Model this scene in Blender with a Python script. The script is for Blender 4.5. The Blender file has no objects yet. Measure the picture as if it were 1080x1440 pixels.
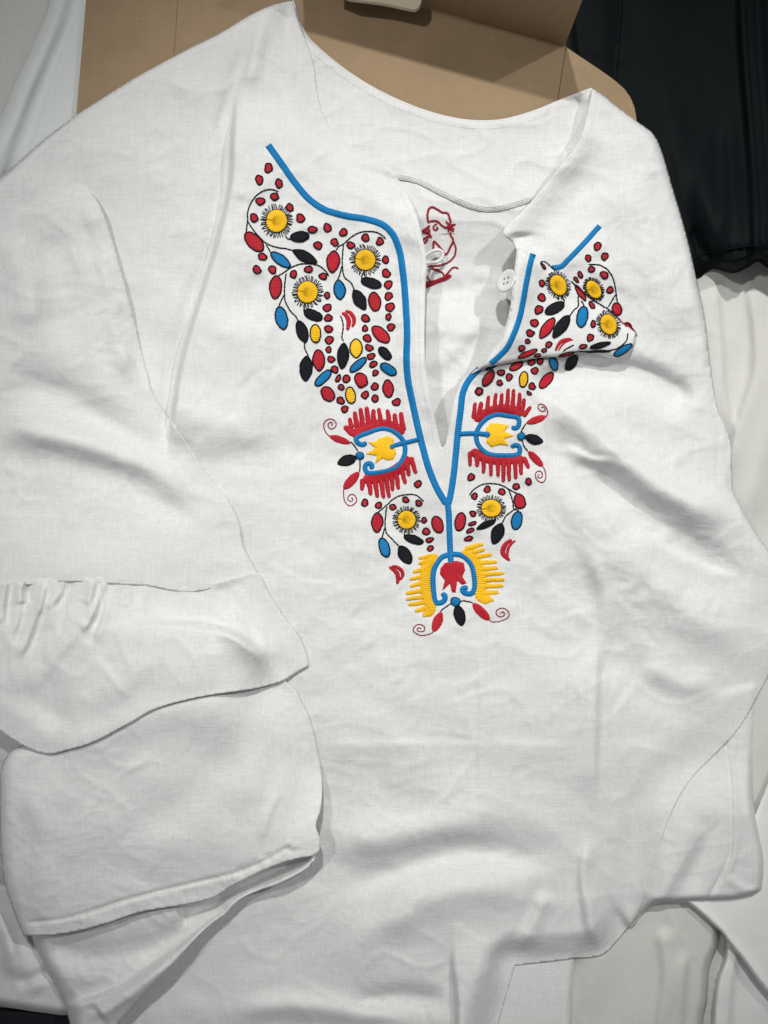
import bpy, math, random
import numpy as np
from mathutils import Vector, Matrix

random.seed(7)
RNG = np.random.default_rng(11)
scene = bpy.context.scene
S = 0.00045            # metres per layout unit (one unit = one photo pixel on the z=0 plane)
HC = 1130.0            # camera height in layout units

# ------------------------------------------------------------------ camera
cam_d = bpy.data.cameras.new("camera")
cam = bpy.data.objects.new("camera", cam_d)
scene.collection.objects.link(cam)
cam.location = (0, 0, HC * S)
cam.rotation_euler = (0, 0, 0)
cam_d.sensor_fit = 'VERTICAL'
cam_d.angle = 2 * math.atan(720.0 / HC)
cam_d.clip_start = 0.01
cam_d.clip_end = 50
cam_d.dof.use_dof = True
cam_d.dof.focus_distance = (HC - 60) * S
cam_d.dof.aperture_fstop = 9.0
scene.camera = cam

# ------------------------------------------------------------------ world + lamps
w = bpy.data.worlds.new("World")
scene.world = w
w.use_nodes = True
w.node_tree.nodes["Background"].inputs[0].default_value = (0.95, 1.0, 1.0, 1)
w.node_tree.nodes["Background"].inputs[1].default_value = 0.125

def spot(name, loc, target, power, size, angle, blend, col=(1, 0.99, 0.965)):
    d = bpy.data.lights.new(name, 'SPOT')
    d.energy = power; d.shadow_soft_size = size; d.color = col
    d.spot_size = math.radians(angle); d.spot_blend = blend
    o = bpy.data.objects.new(name, d)
    scene.collection.objects.link(o)
    o.location = loc
    o.rotation_euler = (Vector(target) - Vector(loc)).to_track_quat('-Z', 'Y').to_euler()
    return o
spot("shop_spot_lamp", (-0.08, 1.00, 1.30), (0.07, -0.02, 0), 58, 0.028, 30, 1.0)
spot("shop_spot_lamp.001", (0.90, 0.70, 1.25), (0.03, -0.02, 0), 33, 0.022, 32, 1.0)
spot("shop_spot_lamp.002", (-0.75, 0.55, 1.50), (-0.06, 0.13, 0), 31, 0.05, 37, 1.0)

scene.view_settings.view_transform = 'Standard'
scene.view_settings.look = 'None'
scene.view_settings.exposure = 0.06
scene.view_settings.gamma = 1.0
scene.view_settings.use_curve_mapping = False

# ------------------------------------------------------------------ helpers: objects
COL = scene.collection
def P(x, y, z):
    k = (HC - z) / HC * S
    return ((x - 540.0) * k, (720.0 - y) * k, z * S)

def link(name, me, mat, parent=None, kind=None, label=None):
    o = bpy.data.objects.new(name, me)
    COL.objects.link(o)
    for m in (mat if isinstance(mat, (list, tuple)) else [mat]):
        me.materials.append(m)
    if parent is not None:
        o.parent = parent
        loc = Vector(parent.location) if parent.type == 'EMPTY' else Vector((0, 0, 0))
        o.matrix_parent_inverse = Matrix.Translation(-loc)
    if kind: o["kind"] = kind
    if label: o["label"] = label
    return o

def thing(name, label, cat, at):
    o = bpy.data.objects.new(name, None)
    COL.objects.link(o)
    o.location = at
    o.empty_display_size = 0.05
    o["label"] = label; o["category"] = cat
    return o

def mesh_np(name, V, F, uv=None, smooth=True):
    """V (n,3) array, F list/array of quads or tris."""
    me = bpy.data.meshes.new(name)
    if isinstance(F, np.ndarray):
        n = F.shape[1]
        me.vertices.add(len(V)); me.vertices.foreach_set("co", np.asarray(V, np.float32).ravel())
        me.loops.add(F.size); me.loops.foreach_set("vertex_index", F.astype(np.int32).ravel())
        me.polygons.add(len(F))
        me.polygons.foreach_set("loop_start", np.arange(0, F.size, n, dtype=np.int32))
        me.update(calc_edges=True)
    else:
        me.from_pydata([tuple(v) for v in V], [], F)
    if uv is not None:
        l = me.uv_layers.new(name="UVMap")
        vi = np.zeros(len(me.loops), np.int32)
        me.loops.foreach_get("vertex_index", vi)
        l.data.foreach_set("uv", np.asarray(uv, np.float32)[vi].ravel())
    if smooth:
        me.polygons.foreach_set("use_smooth", np.ones(len(me.polygons), bool))
    me.validate()
    return me

# ------------------------------------------------------------------ helpers: splines
def cr(pts, closed=False, sub=8):
    """Catmull-Rom through pts; a third value 1 marks a sharp corner."""
    pts = [tuple(p) for p in pts]
    n = len(pts)
    out = []
    def g(i): return pts[i % n] if closed else pts[min(max(i, 0), n - 1)]
    for i in range(n if closed else n - 1):
        p1, p2 = g(i), g(i + 1)
        p0, p3 = g(i - 1), g(i + 2)
        if len(p1) > 2: p0 = p1
        if len(p2) > 2: p3 = p2
        for k in range(sub):
            t = k / sub
            r = []
            for a in (0, 1):
                r.append(0.5 * ((2 * p1[a]) + (-p0[a] + p2[a]) * t + (2 * p0[a] - 5 * p1[a] + 4 * p2[a] - p3[a]) * t * t
                                + (-p0[a] + 3 * p1[a] - 3 * p2[a] + p3[a]) * t ** 3))
            out.append(tuple(r))
    if not closed: out.append(pts[-1][:2])
    return np.array(out, float)

# ------------------------------------------------------------------ helpers: height grid
ST = 2.5
X0, X1, Y0, Y1 = -150.0, 1230.0, -150.0, 1590.0
xs = np.arange(X0, X1 + 0.1, ST); ys = np.arange(Y0, Y1 + 0.1, ST)
NX, NY = len(xs), len(ys)
GX, GY = np.meshgrid(xs, ys)

def win(xa, xb, ya, yb):
    i0 = max(0, int(math.floor((xa - X0) / ST))); i1 = min(NX, int(math.ceil((xb - X0) / ST)) + 1)
    j0 = max(0, int(math.floor((ya - Y0) / ST))); j1 = min(NY, int(math.ceil((yb - Y0) / ST)) + 1)
    return i0, i1, j0, j1

def poly_field(path, R, closed):
    """distance to polyline (within R), signed side, param along, nearest point."""
    D = np.full((NY, NX), 1e6); SG = np.ones((NY, NX)); T = np.zeros((NY, NX))
    NXp = np.zeros((NY, NX)); NYp = np.zeros((NY, NX))
    n = len(path)
    m = n if closed else n - 1
    L = [0.0]
    for i in range(m):
        a = path[i]; b = path[(i + 1) % n]
        L.append(L[-1] + math.hypot(b[0] - a[0], b[1] - a[1]))
    tot = max(L[-1], 1e-6)
    for i in range(m):
        a = path[i]; b = path[(i + 1) % n]
        i0, i1, j0, j1 = win(min(a[0], b[0]) - R, max(a[0], b[0]) + R, min(a[1], b[1]) - R, max(a[1], b[1]) + R)
        if i1 <= i0 or j1 <= j0: continue
        dx, dy = b[0] - a[0], b[1] - a[1]
        l2 = dx * dx + dy * dy
        if l2 < 1e-9: continue
        gx = GX[j0:j1, i0:i1]; gy = GY[j0:j1, i0:i1]
        t = np.clip(((gx - a[0]) * dx + (gy - a[1]) * dy) / l2, 0, 1)
        px, py = a[0] + t * dx, a[1] + t * dy
        d = np.hypot(gx - px, gy - py)
        sub = D[j0:j1, i0:i1]
        mk = d < sub
        sub[mk] = d[mk]
        sg = np.sign(dx * (gy - a[1]) - dy * (gx - a[0])); sg[sg == 0] = 1
        SG[j0:j1, i0:i1][mk] = sg[mk]
        T[j0:j1, i0:i1][mk] = ((L[i] + t * math.sqrt(l2)) / tot)[mk]
        NXp[j0:j1, i0:i1][mk] = px[mk]; NYp[j0:j1, i0:i1][mk] = py[mk]
    return D, SG, T, NXp, NYp

def inside_mask(path):
    M = np.zeros((NY, NX), bool)
    n = len(path)
    for i in range(n):
        a = path[i]; b = path[(i + 1) % n]
        if a[1] == b[1]: continue
        lo, hi = (a, b) if a[1] < b[1] else (b, a)
        j0 = int(math.ceil((lo[1] - Y0) / ST)); j1 = int(math.ceil((hi[1] - Y0) / ST))
        for j in range(max(j0, 0), min(j1, NY)):
            y = Y0 + j * ST
            x = lo[0] + (hi[0] - lo[0]) * (y - lo[1]) / (hi[1] - lo[1])
            k = int(math.ceil((x - X0) / ST))
            if k < 0: k = 0
            if k < NX: M[j, k:] ^= True
    return M

def blur(A, r):
    """gaussian-like blur, r in layout units (FFT, edge padded)."""
    p = int(3 * r / ST) + 1
    B = np.pad(A, p, mode='edge')
    fy = np.fft.fftfreq(B.shape[0])[:, None]; fx = np.fft.rfftfreq(B.shape[1])[None, :]
    s = r / ST
    Fm = np.exp(-2 * (math.pi ** 2) * (s ** 2) * (fx ** 2 + fy ** 2))
    return np.fft.irfft2(np.fft.rfft2(B) * Fm, s=B.shape)[p:-p, p:-p]

def fnoise(lx, ly, ang=0.0, seed=0):
    """unit-variance smooth noise, correlation lengths lx, ly (layout units), rotated."""
    r = np.random.default_rng(seed).standard_normal((NY, NX))
    fy = np.fft.fftfreq(NY)[:, None] / ST; fx = np.fft.rfftfreq(NX)[None, :] / ST
    c, s_ = math.cos(ang), math.sin(ang)
    u = fx * c + fy * s_; v = -fx * s_ + fy * c
    Fm = np.exp(-2 * (math.pi ** 2) * ((u * lx) ** 2 + (v * ly) ** 2))
    A = np.fft.irfft2(np.fft.rfft2(r) * Fm, s=(NY, NX))
    return A / A.std()

def sst(x): 
    x = np.clip(x, 0, 1); return x * x * (3 - 2 * x)

FK = 1.0
def fold(A, pts, amp, wl, wr=None, taper=0.25, power=2.0, sub=6, amp2=None):
    """ridge (amp>0) or valley along a polyline. wl: width on the left of travel, wr on the right."""
    wr = wl if wr is None else wr
    path = cr(pts, sub=sub)
    R = 3 * max(wl, wr)
    i0, i1, j0, j1 = win(path[:, 0].min() - R, path[:, 0].max() + R, path[:, 1].min() - R, path[:, 1].max() + R)
    if i1 <= i0 or j1 <= j0: return
    D = np.full((j1 - j0, i1 - i0), 1e6); SG = np.ones_like(D); T = np.zeros_like(D)
    d_ = np.diff(path, axis=0); ln = np.hypot(d_[:, 0], d_[:, 1]); L = np.r_[0, np.cumsum(ln)]; tot = max(L[-1], 1e-6)
    for k in range(len(path) - 1):
        if ln[k] < 1e-6: continue
        ax, ay = path[k]; dx, dy = d_[k]
        a0, a1, b0, b1 = win(min(ax, ax + dx) - R, max(ax, ax + dx) + R, min(ay, ay + dy) - R, max(ay, ay + dy) + R)
        if a1 <= a0 or b1 <= b0: continue
        gx = GX[b0:b1, a0:a1]; gy = GY[b0:b1, a0:a1]
        t = np.clip(((gx - ax) * dx + (gy - ay) * dy) / (ln[k] ** 2), 0, 1)
        d = np.hypot(gx - ax - t * dx, gy - ay - t * dy)
        s = (slice(b0 - j0, b1 - j0), slice(a0 - i0, a1 - i0))
        m = d < D[s]
        D[s] = np.where(m, d, D[s])
        SG[s] = np.where(m, np.where(dx * (gy - ay) - dy * (gx - ax) >= 0, 1, -1), SG[s])
        T[s] = np.where(m, (L[k] + t * ln[k]) / tot, T[s])
    W = np.where(SG > 0, wr, wl)
    tp = sst(T / taper) * sst((1 - T) / taper) if taper > 0 else 1.0
    am = amp if amp2 is None else amp + (amp2 - amp) * sst(0.5 + SG * np.minimum(D, 50) / 9.0)
    A[j0:j1, i0:i1] += FK * am * tp * np.exp(-(D / W) ** power)

def linen(A, amp, seed, ang=0.0, l=30):
    """network of sharp shallow creases in patches, as crumpled linen keeps them."""
    n1 = np.abs(fnoise(l, l * 0.6, ang, seed)); n2 = np.abs(fnoise(l * 0.55, l * 0.8, ang + 0.9, seed + 1))
    m = sst(0.5 + 0.6 * fnoise(90, 90, 0, seed + 2))
    r = np.exp(-(n1 / 0.22) ** 1.4) * m + 0.7 * np.exp(-(n2 / 0.2) ** 1.4) * sst(0.5 + 0.6 * fnoise(80, 80, 0, seed + 3))
    A += amp * blur(r, min(2.2, l * 0.1))

def crumple(A, n, region, amp, seed, lmin=25, lmax=90, ang=None, spread=3.14):
    """small random sharp creases, as linen keeps them."""
    r = random.Random(seed)
    for _ in range(n):
        x = r.uniform(region[0], region[2]); y = r.uniform(region[1], region[3])
        a = r.uniform(0, 6.283) if ang is None else ang + r.uniform(-spread, spread)
        l = r.uniform(lmin, lmax); c = r.uniform(-0.5, 0.5)
        pts = []
        for k in range(4):
            pts.append((x, y)); x += math.cos(a) * l / 3; y += math.sin(a) * l / 3; a += c * r.uniform(0.2, 1)
        fold(A, pts, amp * r.uniform(0.4, 1) * r.choice((1, 1, -1)), r.uniform(3, 5), r.uniform(6, 16), 0.45, sub=3)

SUP = np.zeros((NY, NX))
class Layer: pass
def bil(A, x, y):
    fx = (np.asarray(x, float) - X0) / ST; fy = (np.asarray(y, float) - Y0) / ST
    i = np.clip(np.floor(fx).astype(int), 0, NX - 2); j = np.clip(np.floor(fy).astype(int), 0, NY - 2)
    a = np.clip(fx - i, 0, 1); b = np.clip(fy - j, 0, 1)
    return (A[j, i] * (1 - a) + A[j, i + 1] * a) * (1 - b) + (A[j + 1, i] * (1 - a) + A[j + 1, i + 1] * a) * b

def make_layer(name, outline, height, mat, parent, edges=(), solid=0.0, floor=None, update=True, label=None, step=1):
    """cloth sheet cut from the grid. edges: (polyline|None for whole outline, roll radius, residual height)"""
    global SUP
    path = outline if isinstance(outline, np.ndarray) else cr(outline, True, 8)
    M = inside_mask(path)
    D, _, _, NXp, NYp = poly_field(path, 60, True)
    Hh = height.copy()
    base = SUP if floor is None else floor
    for ed in edges:
        pl, rad, res = ed[:3]; mode = ed[3] if len(ed) > 3 else 'roll'
        if pl is None: d = D
        else: d = poly_field(cr(pl, sub=6), rad * 1.05 + 6, False)[0]
        d = np.maximum(d - 0.5 * ST, 0)
        q = np.clip(d / rad, 0, 1)
        if mode == 'roll': f = np.sqrt(np.clip(1 - (1 - q) ** 2, 0, 1)); tgt = base + res
        elif mode == 'soft': f = sst(q); tgt = base + res
        else: f = sst(q); tgt = res                      # 'abs': res is the height itself
        Hh = np.where(d < rad, tgt + (Hh - tgt) * f, Hh)
    I = M & (D > 0.6 * ST)
    keep = I[:-1, :-1] & I[1:, :-1] & I[:-1, 1:] & I[1:, 1:]
    jj, ii = np.nonzero(keep)
    # vertices that touch a missing cell form the inner rim of the border band
    kp = np.pad(keep, 1)
    full = kp[:-1, :-1] & kp[1:, :-1] & kp[:-1, 1:] & kp[1:, 1:]
    rim = I & ~full
    used = I.copy()
    idx = -np.ones((NY, NX), np.int64); idx[used] = np.arange(used.sum())
    X = GX[used]; Y = GY[used]; Z = Hh[used]
    # outline resampled to the grid's step
    cl = np.vstack([path, path[:1]])
    seg = np.r_[0, np.cumsum(np.hypot(*np.diff(cl, axis=0).T))]
    nO = max(12, int(seg[-1] / (ST * 1.1)))
    tt = np.linspace(0, seg[-1], nO, endpoint=False)
    OX = np.interp(tt, seg, cl[:, 0]); OY = np.interp(tt, seg, cl[:, 1])
    rj, ri = np.nonzero(rim)
    rid = -np.ones((NY, NX), np.int64); rid[rj, ri] = nO + np.arange(len(rj))
    pts = [Vector((x, y)) for x, y in zip(OX, OY)] + [Vector((GX[j, i], GY[j, i])) for j, i in zip(rj, ri)]
    ed_ = [(k, (k + 1) % nO) for k in range(nO)]
    # borders of the kept cells
    v_ = kp[1:-1, 1:] != kp[1:-1, :-1]            # vertical grid edges (j..j+1, i)
    for j, i in zip(*np.nonzero(v_)): ed_.append((int(rid[j, i]), int(rid[j + 1, i])))
    h_ = kp[1:, 1:-1] != kp[:-1, 1:-1]            # horizontal grid edges (j, i..i+1)
    for j, i in zip(*np.nonzero(h_)): ed_.append((int(rid[j, i]), int(rid[j, i + 1])))
    from mathutils.geometry import delaunay_2d_cdt
    vo, _, fo, ov, _, _ = delaunay_2d_cdt(pts, ed_, [], 0, 1e-4, True)
    base_n = len(X); newid = {}; ax, ay = [], []
    vmap = []
    for k, v in enumerate(vo):
        g_ = -1
        for q_ in ov[k]:
            if q_ >= nO: g_ = int(idx[rj[q_ - nO], ri[q_ - nO]]); break
        if g_ < 0:
            g_ = base_n + len(ax); ax.append(v.x); ay.append(v.y)
        vmap.append(g_)
    tri = np.array([f for f in fo if len(f) == 3], int).reshape(-1, 3)
    VO = np.array([(v.x, v.y) for v in vo])
    c_ = VO[tri].mean(1)
    ci = np.clip(((c_[:, 0] - X0) // ST).astype(int), 0, NX - 2); cj = np.clip(((c_[:, 1] - Y0) // ST).astype(int), 0, NY - 2)
    inn = np.zeros(len(tri), bool)
    px_, py_ = cl[:-1], cl[1:]
    for a_, b_ in zip(px_, py_):
        if a_[1] == b_[1]: continue
        cond = (a_[1] > c_[:, 1]) != (b_[1] > c_[:, 1])
        inn ^= cond & (c_[:, 0] < (b_[0] - a_[0]) * (c_[:, 1] - a_[1]) / (b_[1] - a_[1]) + a_[0])
    tri = tri[inn & ~keep[cj, ci]]
    vmap = np.array(vmap)
    X = np.r_[X, ax]; Y = np.r_[Y, ay]; Z = np.r_[Z, bil(Hh, ax, ay)]
    k = (HC - Z) / HC * S
    V = np.stack([(X - 540) * k, (720 - Y) * k, Z * S], 1)
    T3 = vmap[tri]
    A2 = (X[T3[:, 1]] - X[T3[:, 0]]) * (Y[T3[:, 2]] - Y[T3[:, 0]]) - (X[T3[:, 2]] - X[T3[:, 0]]) * (Y[T3[:, 1]] - Y[T3[:, 0]])
    T3 = np.where((A2 > 0)[:, None], T3[:, ::-1], T3)[np.abs(A2) > 1e-6]
    Fq = np.stack([idx[jj + 1, ii], idx[jj + 1, ii + 1], idx[jj, ii + 1], idx[jj, ii]], 1)
    me = bpy.data.meshes.new(name)
    me.vertices.add(len(V)); me.vertices.foreach_set("co", V.astype(np.float32).ravel())
    lp = np.r_[Fq.ravel(), T3.ravel()].astype(np.int32)
    me.loops.add(len(lp)); me.loops.foreach_set("vertex_index", lp)
    me.polygons.add(len(Fq) + len(T3))
    me.polygons.foreach_set("loop_start", np.r_[np.arange(len(Fq)) * 4, len(Fq) * 4 + np.arange(len(T3)) * 3].astype(np.int32))
    me.update(calc_edges=True)
    me.polygons.foreach_set("use_smooth", np.ones(len(me.polygons), bool))
    me.validate()
    o = link(name, me, mat, parent, label=label)
    if solid > 0:
        md = o.modifiers.new("thickness", 'SOLIDIFY')
        md.thickness = solid * S; md.offset = -1
    if update: SUP = np.where(M, np.maximum(Hh, SUP), SUP)
    L = Layer(); L.h = Hh; L.mask = M; L.obj = o; L.path = path
    return L

# ------------------------------------------------------------------ materials
def new_mat(name):
    m = bpy.data.materials.new(name); m.use_nodes = True
    nt = m.node_tree
    for n in list(nt.nodes): nt.nodes.remove(n)
    return m, nt, nt.nodes, nt.links

def math_node(N, op, a=None, b=None):
    n = N.new('ShaderNodeMath'); n.operation = op
    if a is not None: n.inputs[0].default_value = a
    if b is not None: n.inputs[1].default_value = b
    return n

def cloth_mat(name, col, weave=1.0, trans=0.06, rough=0.9, bump=0.5, warm=None, wr_bump=0.35, sheen=0.0):
    m, nt, N, L = new_mat(name)
    out = N.new('ShaderNodeOutputMaterial'); bs = N.new('ShaderNodeBsdfPrincipled')
    tc = N.new('ShaderNodeTexCoord')
    def noise(sx, sy, scale, detail, rot=0.0):
        mp = N.new('ShaderNodeMapping'); mp.inputs['Scale'].default_value = (sx / S, sy / S, 0.2 / S)
        mp.inputs['Rotation'].default_value = (0, 0, rot)
        L.new(tc.outputs['Object'], mp.inputs[0])
        n = N.new('ShaderNodeTexNoise'); n.inputs['Scale'].default_value = scale
        n.inputs['Detail'].default_value = detail; n.inputs['Roughness'].default_value = 0.6
        L.new(mp.outputs[0], n.inputs[0]); return n
    warp = noise(0.07, 0.55, 1.0, 3, 0.03)      # long horizontal yarns
    weft = noise(0.55, 0.06, 1.0, 3, 0.03)      # long vertical yarns
    fine = noise(0.55, 0.55, 1.0, 2)
    big = noise(0.012, 0.012, 1.0, 3)
    add = math_node(N, 'ADD'); L.new(warp.outputs[0], add.inputs[0]); L.new(weft.outputs[0], add.inputs[1])
    add2 = math_node(N, 'MULTIPLY_ADD'); add2.inputs[1].default_value = 0.45
    L.new(fine.outputs[0], add2.inputs[0]); L.new(add.outputs[0], add2.inputs[2])
    sl1 = noise(0.018, 0.30, 1.0, 1, 0.02); sl2 = noise(0.30, 0.018, 1.0, 1, 0.02)
    slm = math_node(N, 'MULTIPLY'); L.new(sl1.outputs[0], slm.inputs[0]); L.new(sl2.outputs[0], slm.inputs[1])
    sla = math_node(N, 'MULTIPLY_ADD'); sla.inputs[1].default_value = 0.9; L.new(slm.outputs[0], sla.inputs[0])
    # colour: yarn slubs very slightly lighter or darker
    ramp = N.new('ShaderNodeMapRange'); ramp.inputs['From Min'].default_value = 1.07; ramp.inputs['From Max'].default_value = 1.83
    ramp.inputs['To Min'].default_value = 1 - 0.09 * weave; ramp.inputs['To Max'].default_value = 1 + 0.06 * weave
    L.new(add2.outputs[0], sla.inputs[2]); L.new(sla.outputs[0], ramp.inputs[0])
    bigr = N.new('ShaderNodeMapRange'); bigr.inputs['To Min'].default_value = 0.97; bigr.inputs['To Max'].default_value = 1.03
    L.new(big.outputs[0], bigr.inputs[0])
    mul = math_node(N, 'MULTIPLY'); L.new(ramp.outputs[0], mul.inputs[0]); L.new(bigr.outputs[0], mul.inputs[1])
    vm = N.new('ShaderNodeVectorMath'); vm.operation = 'SCALE'; vm.inputs[0].default_value = col
    L.new(mul.outputs[0], vm.inputs['Scale'])
    L.new(vm.outputs[0], bs.inputs['Base Color'])
    bs.inputs['Roughness'].default_value = rough
    bs.inputs['Specular IOR Level'].default_value = 0.2
    bs.inputs['Sheen Weight'].default_value = sheen
    # relief: weave + small rumples
    rum = noise(0.035, 0.05, 1.0, 4)
    b1 = N.new('ShaderNodeBump'); b1.inputs['Strength'].default_value = wr_bump; b1.inputs['Distance'].default_value = 2.2 * S
    L.new(rum.outputs[0], b1.inputs['Height'])
    b2 = N.new('ShaderNodeBump'); b2.inputs['Strength'].default_value = bump; b2.inputs['Distance'].default_value = 0.6 * S
    L.new(add2.outputs[0], b2.inputs['Height']); L.new(b1.outputs[0], b2.inputs['Normal'])
    L.new(b2.outputs[0], bs.inputs['Normal'])
    if trans > 0:
        tr = N.new('ShaderNodeBsdfTranslucent'); L.new(vm.outputs[0], tr.inputs[0]); L.new(b2.outputs[0], tr.inputs['Normal'])
        mx = N.new('ShaderNodeMixShader'); mx.inputs[0].default_value = trans
        L.new(bs.outputs[0], mx.inputs[1]); L.new(tr.outputs[0], mx.inputs[2]); L.new(mx.outputs[0], out.inputs[0])
    else:
        L.new(bs.outputs[0], out.inputs[0])
    return m

def thread_mat(name, col, period=2.6, axis='X', rough=0.45, strength=1.0, var=0.42):
    m, nt, N, L = new_mat(name)
    out = N.new('ShaderNodeOutputMaterial'); bs = N.new('ShaderNodeBsdfPrincipled')
    uv = N.new('ShaderNodeTexCoord')
    wv = N.new('ShaderNodeTexWave'); wv.wave_type = 'BANDS'; wv.bands_direction = axis
    wv.inputs['Scale'].default_value = 0.314 / period; wv.inputs['Distortion'].default_value = 1.2
    wv.inputs['Detail'].default_value = 1.5; wv.inputs['Detail Scale'].default_value = 2.0
    L.new(uv.outputs['UV'], wv.inputs[0])
    nz = N.new('ShaderNodeTexNoise'); nz.inputs['Scale'].default_value = 0.35; nz.inputs['Detail'].default_value = 3
    L.new(uv.outputs['UV'], nz.inputs[0])
    mr = N.new('ShaderNodeMapRange'); mr.inputs['To Min'].default_value = 1 - var; mr.inputs['To Max'].default_value = 1 + var * 0.6
    mx = math_node(N, 'MULTIPLY_ADD'); mx.inputs[1].default_value = 0.55
    L.new(wv.outputs['Fac'], mx.inputs[0])
    sc = math_node(N, 'MULTIPLY', b=0.6); L.new(nz.outputs[0], sc.inputs[0]); L.new(sc.outputs[0], mx.inputs[2])
    L.new(mx.outputs[0], mr.inputs[0])
    oi = N.new('ShaderNodeObjectInfo')
    rr = N.new('ShaderNodeMapRange'); rr.inputs['To Min'].default_value = 0.88; rr.inputs['To Max'].default_value = 1.08
    L.new(oi.outputs['Random'], rr.inputs[0])
    mm = math_node(N, 'MULTIPLY'); L.new(mr.outputs[0], mm.inputs[0]); L.new(rr.outputs[0], mm.inputs[1])
    vm = N.new('ShaderNodeVectorMath'); vm.operation = 'SCALE'; vm.inputs[0].default_value = col
    L.new(mm.outputs[0], vm.inputs['Scale']); L.new(vm.outputs[0], bs.inputs['Base Color'])
    bs.inputs['Roughness'].default_value = rough
    bs.inputs['Specular IOR Level'].default_value = 0.2
    bs.inputs['Sheen Weight'].default_value = 0.0
    bp = N.new('ShaderNodeBump'); bp.inputs['Strength'].default_value = strength; bp.inputs['Distance'].default_value = 0.5 * S
    L.new(wv.outputs['Fac'], bp.inputs['Height']); L.new(bp.outputs[0], bs.inputs['Normal'])
    L.new(bs.outputs[0], out.inputs[0])
    return m

def board_mat(name, col):
    m, nt, N, L = new_mat(name)
    out = N.new('ShaderNodeOutputMaterial'); bs = N.new('ShaderNodeBsdfPrincipled')
    tc = N.new('ShaderNodeTexCoord')
    def noise(sx, sy, detail, rough=0.6):
        mp = N.new('ShaderNodeMapping'); mp.inputs['Scale'].default_value = (sx / S, sy / S, sx / S)
        L.new(tc.outputs['Object'], mp.inputs[0])
        n = N.new('ShaderNodeTexNoise'); n.inputs['Scale'].default_value = 1; n.inputs['Detail'].default_value = detail
        n.inputs['Roughness'].default_value = rough
        L.new(mp.outputs[0], n.inputs[0]); return n
    fib = noise(0.16, 0.5, 3); blot = noise(0.012, 0.02, 4); flute = noise(0.09, 0.004, 1)
    sp = noise(0.12, 0.12, 0)
    a = math_node(N, 'MULTIPLY_ADD'); a.inputs[1].default_value = 0.5; L.new(fib.outputs[0], a.inputs[0]); L.new(blot.outputs[0], a.inputs[2])
    b = math_node(N, 'MULTIPLY_ADD'); b.inputs[1].default_value = 0.25; L.new(flute.outputs[0], b.inputs[0]); L.new(a.outputs[0], b.inputs[2])
    mr = N.new('ShaderNodeMapRange'); mr.inputs['From Min'].default_value = 0.5; mr.inputs['From Max'].default_value = 1.3
    mr.inputs['To Min'].default_value = 0.86; mr.inputs['To Max'].default_value = 1.14
    L.new(b.outputs[0], mr.inputs[0])
    # rare dark flecks of recycled fibre
    fr = N.new('ShaderNodeMapRange'); fr.inputs['From Min'].default_value = 0.10; fr.inputs['From Max'].default_value = 0.16
    fr.inputs['To Min'].default_value = 0.55; fr.inputs['To Max'].default_value = 1.0
    L.new(sp.outputs[0], fr.inputs[0])
    sc2 = noise(0.10, 0.045, 2, 0.7)
    pr = N.new('ShaderNodeMapRange'); pr.inputs['From Min'].default_value = 0.70; pr.inputs['From Max'].default_value = 0.80
    pr.inputs['To Min'].default_value = 1.0; pr.inputs['To Max'].default_value = 1.35
    L.new(sc2.outputs[0], pr.inputs[0])
    m0 = math_node(N, 'MULTIPLY'); L.new(mr.outputs[0], m0.inputs[0]); L.new(pr.outputs[0], m0.inputs[1])
    mm = math_node(N, 'MULTIPLY'); L.new(m0.outputs[0], mm.inputs[0]); L.new(fr.outputs[0], mm.inputs[1])
    vm = N.new('ShaderNodeVectorMath'); vm.operation = 'SCALE'; vm.inputs[0].default_value = col
    L.new(mm.outputs[0], vm.inputs['Scale']); L.new(vm.outputs[0], bs.inputs['Base Color'])
    bs.inputs['Roughness'].default_value = 0.75; bs.inputs['Specular IOR Level'].default_value = 0.2
    bp = N.new('ShaderNodeBump'); bp.inputs['Strength'].default_value = 0.35; bp.inputs['Distance'].default_value = 0.8 * S
    L.new(b.outputs[0], bp.inputs['Height']); L.new(bp.outputs[0], bs.inputs['Normal'])
    L.new(bs.outputs[0], out.inputs[0])
    return m

scene.cycles.max_bounces = 6
scene.cycles.diffuse_bounces = 4

def plain_mat(name, col, rough=0.5, spec=0.4, nscale=0.06, bump=0.2, coat=0.0):
    m, nt, N, L = new_mat(name)
    out = N.new('ShaderNodeOutputMaterial'); bs = N.new('ShaderNodeBsdfPrincipled')
    tc = N.new('ShaderNodeTexCoord'); n = N.new('ShaderNodeTexNoise'); n.inputs['Scale'].default_value = nscale / S
    n.inputs['Detail'].default_value = 5
    L.new(tc.outputs['Object'], n.inputs[0])
    mr = N.new('ShaderNodeMapRange'); mr.inputs['To Min'].default_value = 0.85; mr.inputs['To Max'].default_value = 1.15
    L.new(n.outputs[0], mr.inputs[0])
    vm = N.new('ShaderNodeVectorMath'); vm.operation = 'SCALE'; vm.inputs[0].default_value = col
    L.new(mr.outputs[0], vm.inputs['Scale']); L.new(vm.outputs[0], bs.inputs['Base Color'])
    bs.inputs['Roughness'].default_value = rough; bs.inputs['Specular IOR Level'].default_value = spec
    bs.inputs['Coat Weight'].default_value = coat
    bp = N.new('ShaderNodeBump'); bp.inputs['Strength'].default_value = bump; bp.inputs['Distance'].default_value = 1.0 * S
    L.new(n.outputs[0], bp.inputs['Height']); L.new(bp.outputs[0], bs.inputs['Normal'])
    L.new(bs.outputs[0], out.inputs[0])
    return m

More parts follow.
